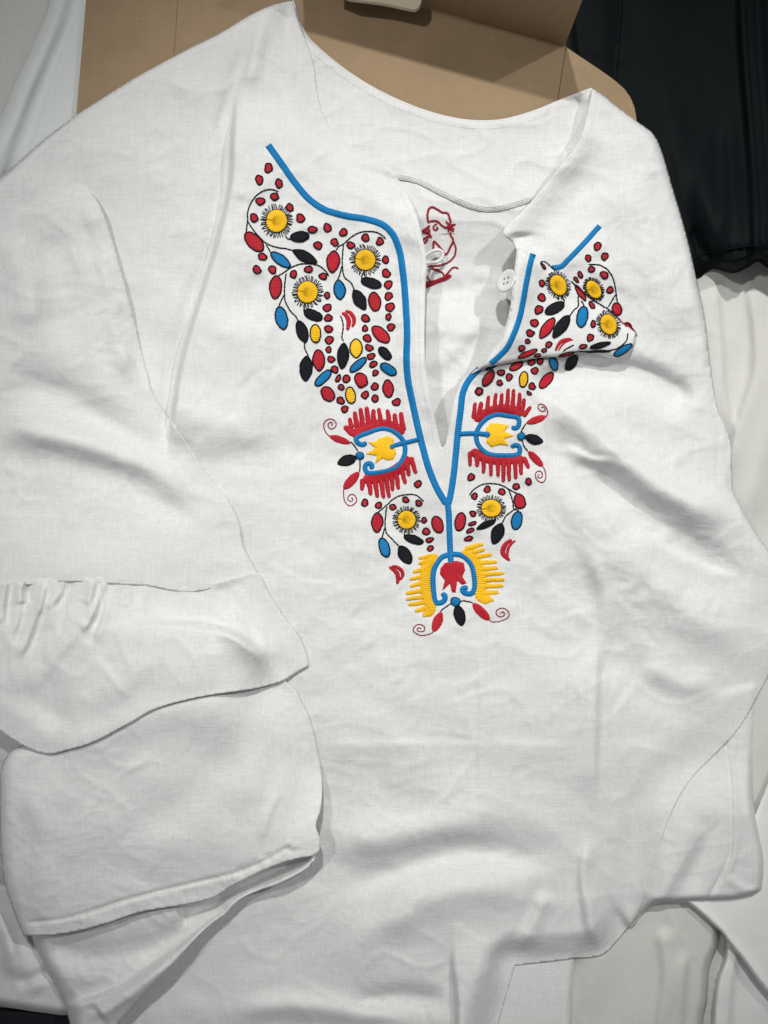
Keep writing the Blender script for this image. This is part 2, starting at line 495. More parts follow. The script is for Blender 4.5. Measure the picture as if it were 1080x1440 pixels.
LINEN = cloth_mat("white_linen", (0.80, 0.80, 0.797))
SHEETM = cloth_mat("white_sheet_cotton", (0.76, 0.79, 0.785), weave=0.4, trans=0.0, bump=0.2)
CREAM = cloth_mat("cream_cotton", (0.66, 0.655, 0.62), weave=0.5, trans=0.0, bump=0.25)
COOL = plain_mat("white_coated_paper", (0.80, 0.82, 0.80), 0.45, 0.35, 0.02, 0.25)
TABLEM = cloth_mat("grey_white_tablecloth", (0.66, 0.665, 0.635), weave=0.6, trans=0.0, bump=0.3, wr_bump=1.0)
BOARD = board_mat("brown_cardboard", (0.355, 0.252, 0.152))
BOARDPALE = board_mat("pale_cardboard", (0.80, 0.71, 0.55))
JACKETM = plain_mat("black_coated_fabric", (0.0040, 0.0060, 0.0070), 0.58, 0.06, 0.05, 0.5)
DARKM = plain_mat("dark_cloth", (0.012, 0.013, 0.018), 0.8, 0.2, 0.3, 0.4)
RED = thread_mat("red_thread", (0.52, 0.017, 0.031))
REDLINE = thread_mat("dark_red_thread", (0.36, 0.014, 0.032), 2.2)
BLUE = thread_mat("blue_thread", (0.006, 0.205, 0.50), 2.6)
YEL = thread_mat("yellow_thread", (0.98, 0.55, 0.014), 2.8, var=0.3)
BLK = thread_mat("black_thread", (0.007, 0.009, 0.013), 2.0, rough=0.65, var=0.3)
WTHREAD = thread_mat("white_thread", (0.80, 0.80, 0.79), 2.2, rough=0.7)
BUTTONM = plain_mat("white_plastic_button", (0.78, 0.78, 0.77), 0.25, 0.5, 0.01, 0.0)
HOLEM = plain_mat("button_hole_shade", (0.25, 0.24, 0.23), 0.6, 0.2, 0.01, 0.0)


# ================================================================== SETTING
# tabletop: a big sheet, gently rumpled, lowest of all
def big_sheet():
    n = 160
    g = np.linspace(-1.6, 1.6, n)
    gx, gy = np.meshgrid(g, g)
    z = -40 * S + 0.0016 * np.sin(gx * 9 + 1.3 * np.sin(gy * 7)) + 0.0012 * np.sin(gy * 21 + 2 * np.sin(gx * 13))
    V = np.stack([gx.ravel(), gy.ravel(), z.ravel()], 1)
    i = np.arange(n * n).reshape(n, n)
    F = np.stack([i[:-1, :-1].ravel(), i[:-1, 1:].ravel(), i[1:, 1:].ravel(), i[1:, :-1].ravel()], 1)
    o = link("tabletop", mesh_np("tabletop", V, F), TABLEM, None, "structure")
    o["label"] = "greyish white cloth covered tabletop seen at the top left corner"
big_sheet()

def stuff_tag(o, label, cat):
    o["label"] = label; o["category"] = cat

# white sheet under the left of the box
h = 2 + 1.2 * fnoise(60, 30, 0.4, 3)
fold(h, [(62, -150), (58, 0), (30, 90), (-20, 200), (-60, 330)], 17, 26, 22, 0)
fold(h, [(128, -150), (108, 0), (72, 95), (38, 200), (10, 300)], -9, 7, 30, 0)
fold(h, [(95, -150), (85, 0), (50, 100), (10, 210), (-20, 320)], 4, 10, 14, 0)
TBL = np.full((NY, NX), -40.0)
SUP = TBL.copy()
linen(h, 1.5, 310, 0.3, 40)
L_sheet = make_layer("white_sheet", [(72, -150, 1), (74, -60), (72, 0), (46, 66), (22, 116), (-4, 176), (-60, 270), (-150, 420), (-150, 700, 1), (500, 700, 1), (500, -150, 1)],
                     h, SHEETM, None, [(None, 26, 1.0)])
stuff_tag(L_sheet.obj, "plain white cotton sheet with a long soft fold, left of the cardboard", "sheet")

# cream cloth on the right and below the hem
h = 2 + 1.6 * fnoise(40, 90, 0.1, 5) + 0.5 * fnoise(12, 30, 0.2, 6)
fold(h, [(1004, 380), (1012, 480), (1018, 560), (1040, 620)], 5, 6, 26, 0.2)
fold(h, [(1052, 380), (1062, 450), (1064, 520), (1040, 600), (1020, 680)], 6, 20, 9, 0.2)
fold(h, [(1110, 400), (1090, 560), (1060, 680), (1040, 760)], 8, 24, 24, 0.2)
fold(h, [(930, 1300), (938, 1370), (930, 1450), (935, 1560)], 6, 16, 10, 0.1)
fold(h, [(800, 1340), (806, 1400), (800, 1560)], -5, 18, 6, 0.1)
fold(h, [(965, 1330), (958, 1400), (950, 1500)], 5, 7, 14, 0.2)
h = 2 + (h - 2) * 1.5
linen(h, 2.2, 300, 0.8, 40)
L_cream = make_layer("cream_cloth", [(700, 330, 1), (1230, 330, 1), (1230, 1150), (1100, 1150), (1050, 1210), (1002, 1265), (1012, 1300), (1010, 1330), (998, 1362), (994, 1410), (988, 1450), (986, 1590, 1), (560, 1590, 1), (560, 900, 1), (700, 900, 1)],
                     h, CREAM, None, [(None, 12, 1.0)])
stuff_tag(L_cream.obj, "cream coloured cotton cloth with soft folds, right of the blouse", "cloth")

# white coated paper, bottom right: a lower sheet and an upper one
h = -8 + 0.5 * fnoise(60, 60, 0, 8)
fold(h, [(1036, 1330), (1024, 1400), (1016, 1590)], 8, 7, 30, 0)
L_pl = make_layer("paper_sheet", [(1014, 1290, 1), (1018, 1340), (1006, 1380), (1000, 1440), (996, 1590, 1), (1230, 1590, 1), (1230, 1290, 1)],
                  h, COOL, None, [(None, 6, 1.0)])
stuff_tag(L_pl.obj, "lower white paper sheet in the bottom right corner, next to the dark gap", "paper")
h = 14 + 0.6 * fnoise(70, 50, 0, 9)
fold(h, [(965, 1266), (1010, 1308), (1042, 1346), (1090, 1408), (1150, 1480)], 5, 9, 5, 0)
L_pu = make_layer("paper_sheet.001", [(1092, 1072, 1), (1064, 1138), (1040, 1200), (962, 1266, 1), (985, 1284), (1012, 1311), (1044, 1350), (1086, 1404), (1230, 1560, 1), (1230, 1060, 1)],
                  h, COOL, None, [(None, 3, 7.0)], solid=1.5)
stuff_tag(L_pu.obj, "upper white paper sheet with a diagonal edge under the right sleeve", "paper")

# black garment, top right
h = 10 + 2.0 * fnoise(26, 80, -0.12, 15) + 0.8 * fnoise(9, 30, -0.1, 16)
fold(h, [(874, -150), (872, 0), (866, 80), (862, 140)], -5, 4, 14, 0)
fold(h, [(1040, -150), (1046, 60), (1056, 190), (1062, 300), (1066, 372)], 11, 10, 7, 0.05)
fold(h, [(1062, -150), (1070, 60), (1080, 190), (1088, 330)], 9, 7, 16, 0.05)
fold(h, [(930, 70), (950, 200), (965, 300), (975, 360)], 5, 22, 12, 0.3)
fold(h, [(1006, 150), (1010, 260), (1016, 340), (1018, 378)], -6, 10, 12, 0.3)
fold(h, [(1020, 120), (1030, 220), (1036, 330), (1042, 372)], 4, 9, 9, 0.3)
fold(h, [(975, 330), (985, 350), (1000, 362), (1030, 356), (1080, 352), (1150, 356)], -6, 10, 5, 0)
for k in range(14):
    x = 975 + k * 15 + random.uniform(-4, 4)
    fold(h, [(x - 6, 332), (x, 356), (x + random.uniform(-3, 5), 384)], random.uniform(2, 5), 4, 5, 0.3)
L_jacket = make_layer("jacket_body", [(780, -150, 1), (1230, -150, 1), (1230, 360), (1110, 384), (1082, 378), (1066, 368), (1052, 376), (1034, 384), (1018, 382), (1004, 378), (992, 384), (978, 392), (930, 396), (880, 396, 1), (850, 200), (800, 100)],
                      h * 0.9 + 52 * sst((GY - 170) / 190) * sst((GX - (925 + (GY - 190) * 0.29)) / 60), JACKETM, None, [(None, 20, 1.0)])
jk = thing("black_jacket", "black coated fabric garment with a gathered hem in the top right corner", "jacket", P(1000, 150, 0))
o = L_jacket.obj; o.name = "jacket_panel"; o.parent = jk; o.matrix_parent_inverse = Matrix.Translation(-Vector(jk.location))
# ------------------------------------------------------------------ cardboard box
box = thing("cardboard_box", "opened brown cardboard mailer box lying under the blouse collar", "box", P(520, 150, 0))
ZB = 16.0
def prism(name, poly, ztop, thick, mat, parent, ztops=None, bev=0.8):
    """flat board from an outline; ztops gives its own height to each corner."""
    pts = np.asarray(poly, float)
    n = len(pts)
    zt = np.full(n, ztop) if ztops is None else np.array(ztops, float)
    c = pts.mean(0)
    V = []
    ins = pts + (c - pts) / np.linalg.norm(c - pts, axis=1)[:, None] * bev
    for (p, z) in zip(ins, zt): V.append(P(p[0], p[1], z))
    for (p, z) in zip(pts, zt): V.append(P(p[0], p[1], z - bev))
    for (p, z) in zip(pts, zt):
        q = P(p[0], p[1], z - bev); V.append((q[0], q[1], q[2] - thick * S))
    F = [tuple(range(n))[::-1]]
    for a in (0, n):
        for i in range(n):
            j = (i + 1) % n
            F.append((a + i, a + j, a + n + j, a + n + i))
    F.append(tuple(range(2 * n, 3 * n)))
    me = mesh_np(name, V, F, smooth=False)
    import bmesh
    bm = bmesh.new(); bm.from_mesh(me); bmesh.ops.recalc_face_normals(bm, faces=bm.faces); bm.to_mesh(me); bm.free()
    return link(name, me, mat, parent)

prism("base_panel", [(250, -150), (250, 0), (245, 80), (236, 330), (772, 330), (783, 148), (795.5, 66), (597, 11), (420, -38), (300, -72), (300, -150)], ZB, 6, BOARD, box)
prism("side_panel", [(130, -150), (121, 0), (108, 152), (94, 330), (236, 330), (245, 80), (250, 0), (250, -150)], ZB, 6, BOARD, box,
      ztops=[ZB + 3, ZB + 3, ZB + 3, ZB + 3, ZB - 0.3, ZB - 0.3, ZB - 0.3, ZB - 0.3])
prism("corner_flap", [(796, 66), (815, 79), (836, 93), (855, 106), (868, 116), (878, 125), (886, 136), (892, 150), (895, 166), (896, 200), (884, 300), (772, 320), (783, 148)], ZB - 1, 5, BOARD, box,
      ztops=[ZB - 1, ZB - 1, ZB - 1, ZB - 1, ZB - 1, ZB - 1, ZB - 1, ZB - 1, ZB - 1, ZB - 1, ZB - 1, ZB - 1.5, ZB - 1.5])
# upright wall standing on the crease
def wall(name, a, b, z0, height, thick, mat, parent, lean=0.0):
    A = Vector(P(a[0], a[1], z0)); B = Vector(P(b[0], b[1], z0))
    d = (B - A).normalized(); n = Vector((-d.y, d.x, 0))
    if n.y < 0: n = -n
    n *= thick * S
    up = Vector((0, lean * S, height * S))
    V = [A, B, B + n, A + n, A + up, B + up, B + up + n, A + up + n]
    F = [(0, 1, 2, 3), (4, 5, 6, 7), (0, 1, 5, 4), (1, 2, 6, 5), (2, 3, 7, 6), (3, 0, 4, 7)]
    me = mesh_np(name, V, F, smooth=False)
    import bmesh
    bm = bmesh.new(); bm.from_mesh(me); bmesh.ops.bevel(bm, geom=list(bm.edges), offset=0.7 * S, segments=2, affect='EDGES')
    bmesh.ops.recalc_face_normals(bm, faces=bm.faces); bm.to_mesh(me); bm.free()
    return link(name, me, mat, parent)
wall("back_wall", (424, -38), (794, 65), ZB - 0.5, 150, 6, BOARD, box)
prism("tuck_tab", [(470, -62), (470, -10), (492, -1), (540, 5), (572, 12), (584, 14), (590, 10), (593, 2), (594, -62)], 46, 5, BOARDPALE, box)

# support map for what lies on the box
bx = inside_mask(np.array([(108, 152), (121, 0), (130, -150), (880, -150), (868, 116), (895, 166), (884, 300), (774, 330), (94, 330)], float))
SUP = np.maximum(SUP, np.where(bx, ZB + 2, -50))

# dark cloth at the bottom left corner
h = 2 + 1.5 * fnoise(40, 20, 0, 31)
L_dark = make_layer("dark_cloth", [(-150, 1410, 1), (20, 1418), (70, 1420), (150, 1425), (150, 1590, 1), (-150, 1590, 1)], h, DARKM, None, [(None, 5, 1)], update=False)
stuff_tag(L_dark.obj, "sliver of black cloth in the bottom left corner below the sleeve", "cloth")

# ================================================================== BLOUSE
blouse = thing("embroidered_blouse", "white linen blouse with colourful floral embroidery round its open neck", "blouse", P(560, 720, 0))

# ---- outlines (layout = photo pixels)
SHOULDER_L = [(411, 1), (380, 8), (350, 22), (310, 46), (270, 66), (232, 86), (192, 108), (150, 134), (110, 160), (60, 197), (0, 250), (-60, 300), (-150, 390)]
NECK_FRONT_L = [(411, 1), (428, 50), (441, 92), (446, 130), (457, 165), (480, 193), (512, 218), (548, 240), (570, 266)]
PLACKET_L = [(570, 266), (584, 298), (594, 335), (599, 362), (598, 420), (597, 480), (600, 530), (610, 580), (619, 622)]
VTIP = [(619, 622), (622, 630), (627, 623)]
PLACKET_R = [(627, 623), (634, 585), (641, 556), (653, 532), (678, 510), (703, 478), (716, 440), (722, 395), (727, 352)]
COLLAR_R = [(727, 352), (722, 341), (709, 331), (711, 319), (740, 291), (766, 262), (792, 228), (812, 204), (824, 170), (833, 124)]
SHOULDER_R = [(833, 124), (848, 134), (868, 150), (896, 171), (918, 188), (931, 214), (945, 262), (958, 305), (970, 350), (980, 396), (991, 446), (999, 515), (1009, 574), (1019, 596), (1027, 622), (1029, 660), (1031, 690), (1045, 720), (1065, 752), (1090, 792), (1110, 850), (1100, 910), (1066, 978)]
HEM_R = [(1066, 978), (1050, 1008), (1029, 1037), (1005, 1062), (980, 1086), (959, 1115), (942, 1150), (926, 1192), (911, 1238), (898, 1288)]
HEM_B = [(898, 1288), (872, 1318), (846, 1343), (800, 1349), (724, 1358)]
LOWER = [(724, 1358), (712, 1400), (700, 1445), (670, 1590)]

def join(*segs, corners=True):
    out = []
    for s in segs:
        for i, p in enumerate(s):
            if out and i == 0: continue
            out.append(p)
        if corners: out[-1] = (out[-1][0], out[-1][1], 1)
    return out
def closed(pts):
    a = pts[0][:2]; b = pts[-1][:2]
    if math.hypot(a[0] - b[0], a[1] - b[1]) < 2: pts = pts[:-1]
    return cr(pts, True, 8)

# ---- back panel seen inside the neck (rises slightly to the back neckline)
SUPB = blur(np.where(GY > 100, 17.0 - 8 * sst((GX - 700) / 300), SUP), 30)
h = SUPB + 7 - 22 * sst((GY - 285) / 110) + 0.8 * fnoise(40, 14, 0.1, 40)
fold(h, [(560, 470), (620, 462), (690, 468)], 6, 30, 14, 0.3)
fold(h, [(590, 545), (620, 520), (660, 505)], -4, 14, 18, 0.3)
fold(h, [(600, 420), (650, 405), (700, 400)], -6, 16, 22, 0.3)
fold(h, [(600, 540), (640, 490), (690, 440)], 5, 16, 12, 0.3)
crumple(h, 24, (560, 280, 720, 600), 1.2, 5)
linen(h, 1.8, 400, 0.1, 26)
BACKP = cr([(411, 2, 1), (428, 42), (446, 64), (490, 100), (540, 130), (597, 154), (650, 167), (700, 168), (748, 156), (790, 139), (832, 123, 1), (860, 200), (860, 420), (760, 640), (600, 680), (480, 560), (400, 200)], True, 8)
L_back = make_layer("back_panel", BACKP, h, LINEN, blouse, [([(411, 2), (428, 42), (446, 64), (490, 100), (540, 130), (597, 154), (650, 167), (700, 168), (748, 156), (790, 139), (832, 123)], 6, 2)])

# ---- facing of the back neck (yoke) with its overlocked lower edge
YOKE_LOW = [(540, 246), (560, 252), (586, 257), (622, 275), (660, 292), (690, 297), (722, 291), (752, 281), (790, 262)]
h = SUP + 4.0 + 0.5 * fnoise(26, 18, 0, 41)
fold(h, [(838, 120), (818, 160), (806, 200), (790, 240)], 10, 26, 10, 0.0)
fold(h, [(800, 132), (792, 170), (800, 215)], -12, 26, 20, 0.1)
fold(h, [(770, 160), (785, 178), (800, 185)], 3, 6, 6, 0.3)
fold(h, [(470, 90), (500, 130), (540, 170), (600, 210)], -3, 30, 30, 0.3)
crumple(h, 20, (460, 100, 830, 280), 0.8, 8)
YOKE = closed(join([(411, 3), (428, 43), (446, 65), (490, 101), (540, 131), (597, 155), (650, 168), (700, 169), (748, 157), (790, 140), (832, 124)],
            [(832, 124), (836, 180), (820, 230), (790, 262)], YOKE_LOW[::-1], [(540, 246), (480, 220), (430, 150), (411, 3)]))
L_yoke = make_layer("neck_facing", YOKE, h, LINEN, blouse, [(None, 4, 1.2)])

# ---- right sleeve below the body's hem line
SL_R = cr([(1066, 960, 1), (1060, 1030), (1058, 1080), (1060, 1125), (1068, 1170), (1075, 1205), (1074, 1240), (1068, 1256), (1036, 1266), (1000, 1268), (960, 1270), (924, 1272), (904, 1284), (880, 1300), (840, 1200), (900, 1060), (990, 980)], True, 8)
lowR = np.full_like(SUP, 4.0)
h = 13 + 20 * sst((GY - 1060) / 90) * sst((GX - 880) / 60) + 1.0 * fnoise(30, 40, 0, 60)
fold(h, [(1020, 1046), (1026, 1090), (1029, 1150), (1027, 1200), (1012, 1236), (994, 1266)], -3.5, 3.0, 3.5, 0.0)
fold(h, [(1024, 1046), (1030, 1090), (1034, 1150), (1032, 1205), (1018, 1238)], 2.5, 5, 10, 0.1)
fold(h, [(995, 1150), (965, 1200), (930, 1260), (910, 1290)], 9, 12, 34, 0.2)
fold(h, [(1000, 1145), (985, 1200), (970, 1262)], -6, 14, 24, 0.3)
fold(h, [(1020, 1230), (1045, 1250), (1070, 1256)], 3, 6, 8, 0.2)
crumple(h, 16, (900, 1050, 1070, 1260), 1.0, 33)
linen(h, 1.2, 610, 0.6)
L_slR = make_layer("sleeve", SL_R, h, LINEN, blouse, [(None, 10, 4)], floor=np.zeros_like(h), label="right sleeve end turned under the body")

# ---- the back's hem showing below the front
h = 9 + 1.0 * fnoise(30, 60, 0, 63)
L_bh = make_layer("back_hem", [(660, 1300, 1), (812, 1325, 1), (804, 1380), (801, 1440), (796, 1590, 1), (600, 1590, 1)], h, LINEN, blouse, [(None, 5, 2)], floor=np.zeros_like(h))

# ---- front panel (body)
body_pts = join(SHOULDER_L[::-1], NECK_FRONT_L, PLACKET_L, VTIP, PLACKET_R, COLLAR_R, SHOULDER_R, HEM_R, HEM_B, LOWER, [(670, 1590), (125, 1590), (108, 1430), (60, 1300), (-20, 1120), (-150, 960), (-150, 390)])
BODY = closed(body_pts)
FLOORB = blur(SUP, 14)
drape = 34 - 12 * sst((GX - 800) / 260) + 0 * GX
h = drape + 3.8 * fnoise(110, 80, 0.3, 50) + 2.3 * fnoise(46, 28, 0.5, 51) + 0.6 * fnoise(18, 11, 0.2, 52)
FK = 2.0
# the opening's edges stand up a little
fold(h, PLACKET_L, 8, 34, 34, 0.2)
fold(h, PLACKET_R[3:] + [(735, 330)], 13, 26, 26, 0.25)
fold(h, [(722, 345), (712, 325), (742, 290), (792, 228), (826, 170)], 8, 26, 26, 0.1)
# armhole / side fold on the left
fold(h, [(332, 120), (326, 185), (323, 255), (303, 345), (277, 430), (253, 515), (241, 600), (238, 650)], 12, 120, 20, 0.14, amp2=-8)
fold(h, [(352, 60), (330, 120), (316, 200)], -4, 10, 14, 0.3)
fold(h, [(375, 10), (362, 60), (345, 130)], 4, 14, 10, 0.3)
fold(h, [(230, 100), (270, 130), (300, 150)], 3, 16, 16, 0.4)
# soft rumples over the chest, left of the embroidery
fold(h, [(250, 640), (330, 610), (400, 600)], 5, 40, 30, 0.4)
fold(h, [(300, 500), (360, 470), (420, 480)], 4, 30, 40, 0.4)
fold(h, [(420, 90), (440, 140), (470, 200), (520, 250)], 3, 16, 6, 0.2)
# right shoulder: from collar down
fold(h, [(850, 160), (880, 260), (930, 380), (970, 480)], 6, 50, 40, 0.2)
fold(h, [(770, 300), (860, 240), (920, 230)], -4, 40, 30, 0.4)
# valley under the standing placket fold and the diagonal drapes below it
fold(h, [(740, 545), (790, 525), (850, 520), (910, 530), (980, 570)], -12, 16, 26, 0.15)
fold(h, [(745, 570), (775, 568), (815, 592), (870, 640), (940, 690), (1040, 740)], 13, 18, 28, 0.2)
fold(h, [(800, 640), (870, 690), (960, 760), (1060, 830)], -8, 22, 34, 0.25)
fold(h, [(760, 620), (800, 690), (860, 760), (950, 840), (1060, 930)], 9, 26, 40, 0.25)
fold(h, [(880, 740), (930, 770), (980, 795), (1040, 815)], 4, 5, 18, 0.25)
fold(h, [(790, 625), (830, 645), (868, 648)], 3, 4, 10, 0.3)
fold(h, [(780, 760), (820, 830), (850, 900), (930, 980), (1000, 1020)], -6, 30, 36, 0.3)
fold(h, [(840, 880), (838, 960), (835, 1060), (836, 1140)], 4, 5, 26, 0.3)
fold(h, [(810, 740), (846, 820), (850, 880), (838, 960)], 3, 12, 12, 0.3)
fold(h, [(900, 930), (950, 960), (1010, 960)], 4, 16, 18, 0.3)
# press marks of the folded blouse
fold(h, [(430, 1048), (560, 1046), (700, 1048), (840, 1050)], 0.9, 5, 20, 0.2)
fold(h, [(672, 900), (678, 1000), (676, 1080), (684, 1200)], 1.8, 16, 5, 0.2)
fold(h, [(545, 900), (540, 980), (548, 1060)], 1.5, 18, 18, 0.3)
# bottom drapes
fold(h, [(470, 1250), (560, 1222), (650, 1195), (740, 1205), (790, 1220)], -8, 26, 20, 0.25)
fold(h, [(440, 1190), (540, 1180), (640, 1165), (720, 1175)], 8, 30, 26, 0.3)
fold(h, [(520, 1300), (600, 1265), (680, 1250), (760, 1270)], 7, 24, 30, 0.3)
fold(h, [(640, 1290), (636, 1350), (642, 1420), (640, 1590)], 7, 80, 16, 0.4, amp2=-3)
fold(h, [(830, 1170), (820, 1230), (828, 1290), (836, 1340)], 5, 14, 7, 0.25)
fold(h, [(770, 1250), (750, 1300), (724, 1352)], 4, 14, 8, 0.2)
fold(h, [(480, 1420), (560, 1400), (640, 1410)], -6, 14, 20, 0.3)
fold(h, [(300, 1430), (400, 1415), (500, 1425), (600, 1440)], 6, 18, 16, 0.3)
fold(h, [(500, 1340), (540, 1300), (600, 1290)], 4, 18, 24, 0.4)
crumple(h, 60, (230, 60, 640, 700), 0.8, 21)
crumple(h, 70, (430, 680, 1060, 1440), 0.9, 22)
crumple(h, 26, (730, 140, 980, 420), 0.8, 23)
crumple(h, 24, (760, 600, 1050, 900), 1.3, 24, ang=0.7, spread=0.4)
FK = 1.0
# armhole seam of the right side
fold(h, [(1001, 560), (1011, 610), (1009, 660), (1015, 685), (1040, 725)], -2.5, 3, 3, 0.05)
h = blur(h, 1.7)
emb_zone = inside_mask(np.array([(350, 200), (590, 300), (600, 600), (650, 600), (730, 350), (860, 320), (880, 500), (780, 560), (770, 700), (720, 880), (600, 900), (480, 720), (440, 600), (350, 400)], float)).astype(float)
h += 0.55 * blur(emb_zone, 8) * fnoise(8, 7, 0.3, 555)
linen(h, 1.25, 500, 0.3); linen(h, 0.9, 520, 0.9, 18); linen(h, 0.5, 540, 0.2, 11)
SUP = blur(SUP, 3)
low = blur(SUP, 10) + 5
h = 0.5 * (h + low + np.sqrt((h - low) ** 2 + 16))      # never sinks into what lies below
L_body = make_layer("front_panel", BODY, h, LINEN, blouse,
    [(SHOULDER_L, 7, 5), (NECK_FRONT_L, 40, 2.5, 'soft'), (SHOULDER_R[:12], 9, 6), (SHOULDER_R[11:], 14, 5), (HEM_R, 70, 1.2, 'soft'), (HEM_B, 40, 3, 'soft'), (LOWER, 50, 1.4, 'soft')],
    solid=1.0)

# ---- the standing fold of the embroidered right front
FOLD_UP = [(728, 350), (748, 360), (775, 377), (800, 396), (826, 418), (852, 434), (874, 452), (894, 468)]
FOLD_LOW = [(894, 468), (893, 480), (886, 495), (872, 503), (856, 503), (842, 498), (820, 495), (790, 501), (760, 503), (730, 508), (700, 513), (676, 519), (660, 527)]
FOLD_L = [(660, 527), (678, 510), (703, 478), (716, 440), (722, 395), (728, 350)]
STAND = closed(join(FOLD_UP, FOLD_LOW, FOLD_L))
h = L_body.h + 5
D, SG, T, _, _ = poly_field(cr(FOLD_LOW), 90, False)
h += 5 * np.exp(-(D / 42) ** 2) 
fold(h, [(700, 500), (760, 470), (820, 455), (880, 460)], 4, 26, 22, 0.2)
fold(h, [(735, 380), (745, 420), (730, 480), (700, 505)], 4, 14, 20, 0.2)
h = blur(h, 5)
crumple(h, 8, (740, 390, 880, 490), 0.6, 30)
L_fold = make_layer("placket_fold", STAND, h, LINEN, blouse, [(FOLD_UP, 9, 1.5), (FOLD_LOW, 4, 6), (FOLD_L, 2.5, 2)], solid=1.2)

# ---- lower left: the far side of the cuff, seen below the hem, and the bunched cloth at the edge
h = 30 + 1.2 * fnoise(24, 24, 0, 70)
fold(h, [(0, 1330), (30, 1350), (60, 1400)], 8, 14, 20, 0.2)
fold(h, [(-20, 1270), (10, 1320), (20, 1380)], 10, 12, 12, 0.2)
fold(h, [(20, 1385), (60, 1370), (100, 1360)], -7, 8, 10, 0.2)
L_bunch = make_layer("sleeve_lining", [(-150, 1240, 1), (20, 1240), (120, 1300, 1), (130, 1400), (100, 1426), (60, 1424), (20, 1418), (-20, 1412), (-150, 1400, 1)], h, LINEN, blouse, [(None, 12, 3)], floor=np.zeros_like(h), update=False)

UND_EDGE = [(447, 1206), (432, 1222), (410, 1236), (388, 1246), (366, 1252), (340, 1262), (318, 1282), (292, 1302), (268, 1330), (240, 1362), (205, 1398), (160, 1445)]
h = 64 + 1.0 * fnoise(30, 20, 0.5, 71)
fold(h, [(446, 1208), (412, 1232), (362, 1250), (316, 1278), (262, 1328), (200, 1386), (140, 1430)], 12, 14, 16, 0.02)
fold(h, [(440, 1200), (398, 1220), (350, 1242), (310, 1262), (250, 1290)], -22, 10, 12, 0.05)
fold(h, [(60, 1330), (140, 1345), (240, 1320), (330, 1270)], -12, 22, 20, 0.1)
fold(h, [(440, 1211), (400, 1227), (350, 1254), (300, 1290), (230, 1342), (160, 1386), (80, 1412)], -9, 5, 24, 0.05)
fold(h, [(96, 1420), (140, 1406), (180, 1392), (240, 1352)], 5, 4, 8, 0.15)
fold(h, [(110, 1440), (200, 1390), (270, 1330), (320, 1280)], 5, 8, 8, 0.15)
crumple(h, 26, (100, 1290, 400, 1430), 1.6, 41, ang=-0.6, spread=0.5)
linen(h, 1.6, 710, 0.6, 16)
L_und = make_layer("cuff_inside", closed(join([(34, 1300), (120, 1290), (220, 1260), (330, 1225), (400, 1195), (447, 1206)], UND_EDGE, [(160, 1445), (140, 1520), (105, 1520), (98, 1440), (80, 1396), (54, 1345), (34, 1300)])),
                   h, LINEN, blouse, [([(98, 1500), (98, 1440), (80, 1396), (54, 1345), (34, 1300)], 22, 20), (UND_EDGE, 3, 64)], solid=1.6, floor=np.zeros_like(h), update=False)

# ---- lower left sleeve, coming out from under the frill, its hem lifted off the body
HEMC = [(449, 1196), (440, 1203), (420, 1207), (398, 1213), (370, 1224), (346, 1236), (322, 1248), (300, 1262), (260, 1272), (200, 1282), (150, 1298), (110, 1309), (70, 1315), (33, 1316)]
SL_LOW = closed(join([(405, 962), (422, 985), (436, 1015), (446, 1055), (453, 1100), (451, 1135), (444, 1160), (449, 1178), (449, 1196)], HEMC,
          [(33, 1316), (20, 1284), (6, 1240), (0, 1180), (0, 1110), (2, 1080), (14, 1058), (30, 1048), (60, 1030), (60, 900), (300, 880), (405, 962)]))
FR_LOW = [(376, 832), (398, 866), (418, 892), (429, 916), (434, 936, 1), (416, 946), (396, 958), (360, 968), (310, 975), (262, 984), (215, 998), (180, 1018), (130, 1044), (90, 1056), (70, 1060), (45, 1054), (18, 1040), (-10, 1020), (-60, 990), (-150, 950)]
FRILL = closed(join([(-150, 824), (0, 817), (100, 812), (200, 816), (270, 825), (338, 810), (362, 806), (376, 832)], FR_LOW, [(-150, 950), (-150, 824)]))
D, SG, T, _, _ = poly_field(cr(HEMC), 200, False)
FK = 1.3
lift = np.clip((GY - 960) / 260, 0, 1)
h = 88 - 6 * np.clip((GY - 1000) / 300, 0, 1) + 2.6 * fnoise(70, 50, 0.4, 75) + 1.2 * fnoise(26, 18, 0.3, 76)
fold(h, [(380, 985), (330, 1060), (250, 1130), (150, 1190)], -5, 30, 30, 0.3)
fold(h, [(430, 1040), (400, 1120), (372, 1180)], 5, 20, 20, 0.3)
fold(h, [(395, 1110), (376, 1150), (368, 1190)], 3.5, 5, 7, 0.3)
fold(h, [(20, 1100), (60, 1160), (60, 1260), (50, 1310)], 4, 18, 18, 0.2)
fold(h, [(60, 1060), (200, 1010), (330, 990), (400, 980)], 5, 20, 30, 0.2)
fold(h, [(446, 1150), (430, 1175), (404, 1192), (370, 1212), (330, 1228), (260, 1245), (180, 1265), (100, 1290), (36, 1298)], -2.6, 3, 3, 0.02)
for k in range(46):
    t = k / 45.0
    hp = cr(HEMC, sub=6); p = hp[int(t * (len(hp) - 1))]
    fold(h, [(p[0] - 3, p[1] - 22), (p[0] - 1, p[1] - 12), (p[0] + 1, p[1] - 5)], (1.5 if t < 0.5 else 0.6) * random.uniform(0.4, 1.2) * random.choice((1, -1)), 2.6, 3.2, 0.3)
fold(h, [(402, 1182), (412, 1188), (420, 1184)], 6, 4, 5, 0.3)
fold(h, [(398, 1190), (408, 1196), (424, 1194)], -5, 3, 4, 0.3)
fold(h, [(432, 1150), (440, 1175), (440, 1196)], 6, 10, 8, 0.2)
crumple(h, 40, (20, 990, 440, 1300), 0.9, 42)
FK = 1.0
linen(h, 1.5, 750, 0.4); linen(h, 0.7, 760, 0.2, 12)
low_raw = h.copy()
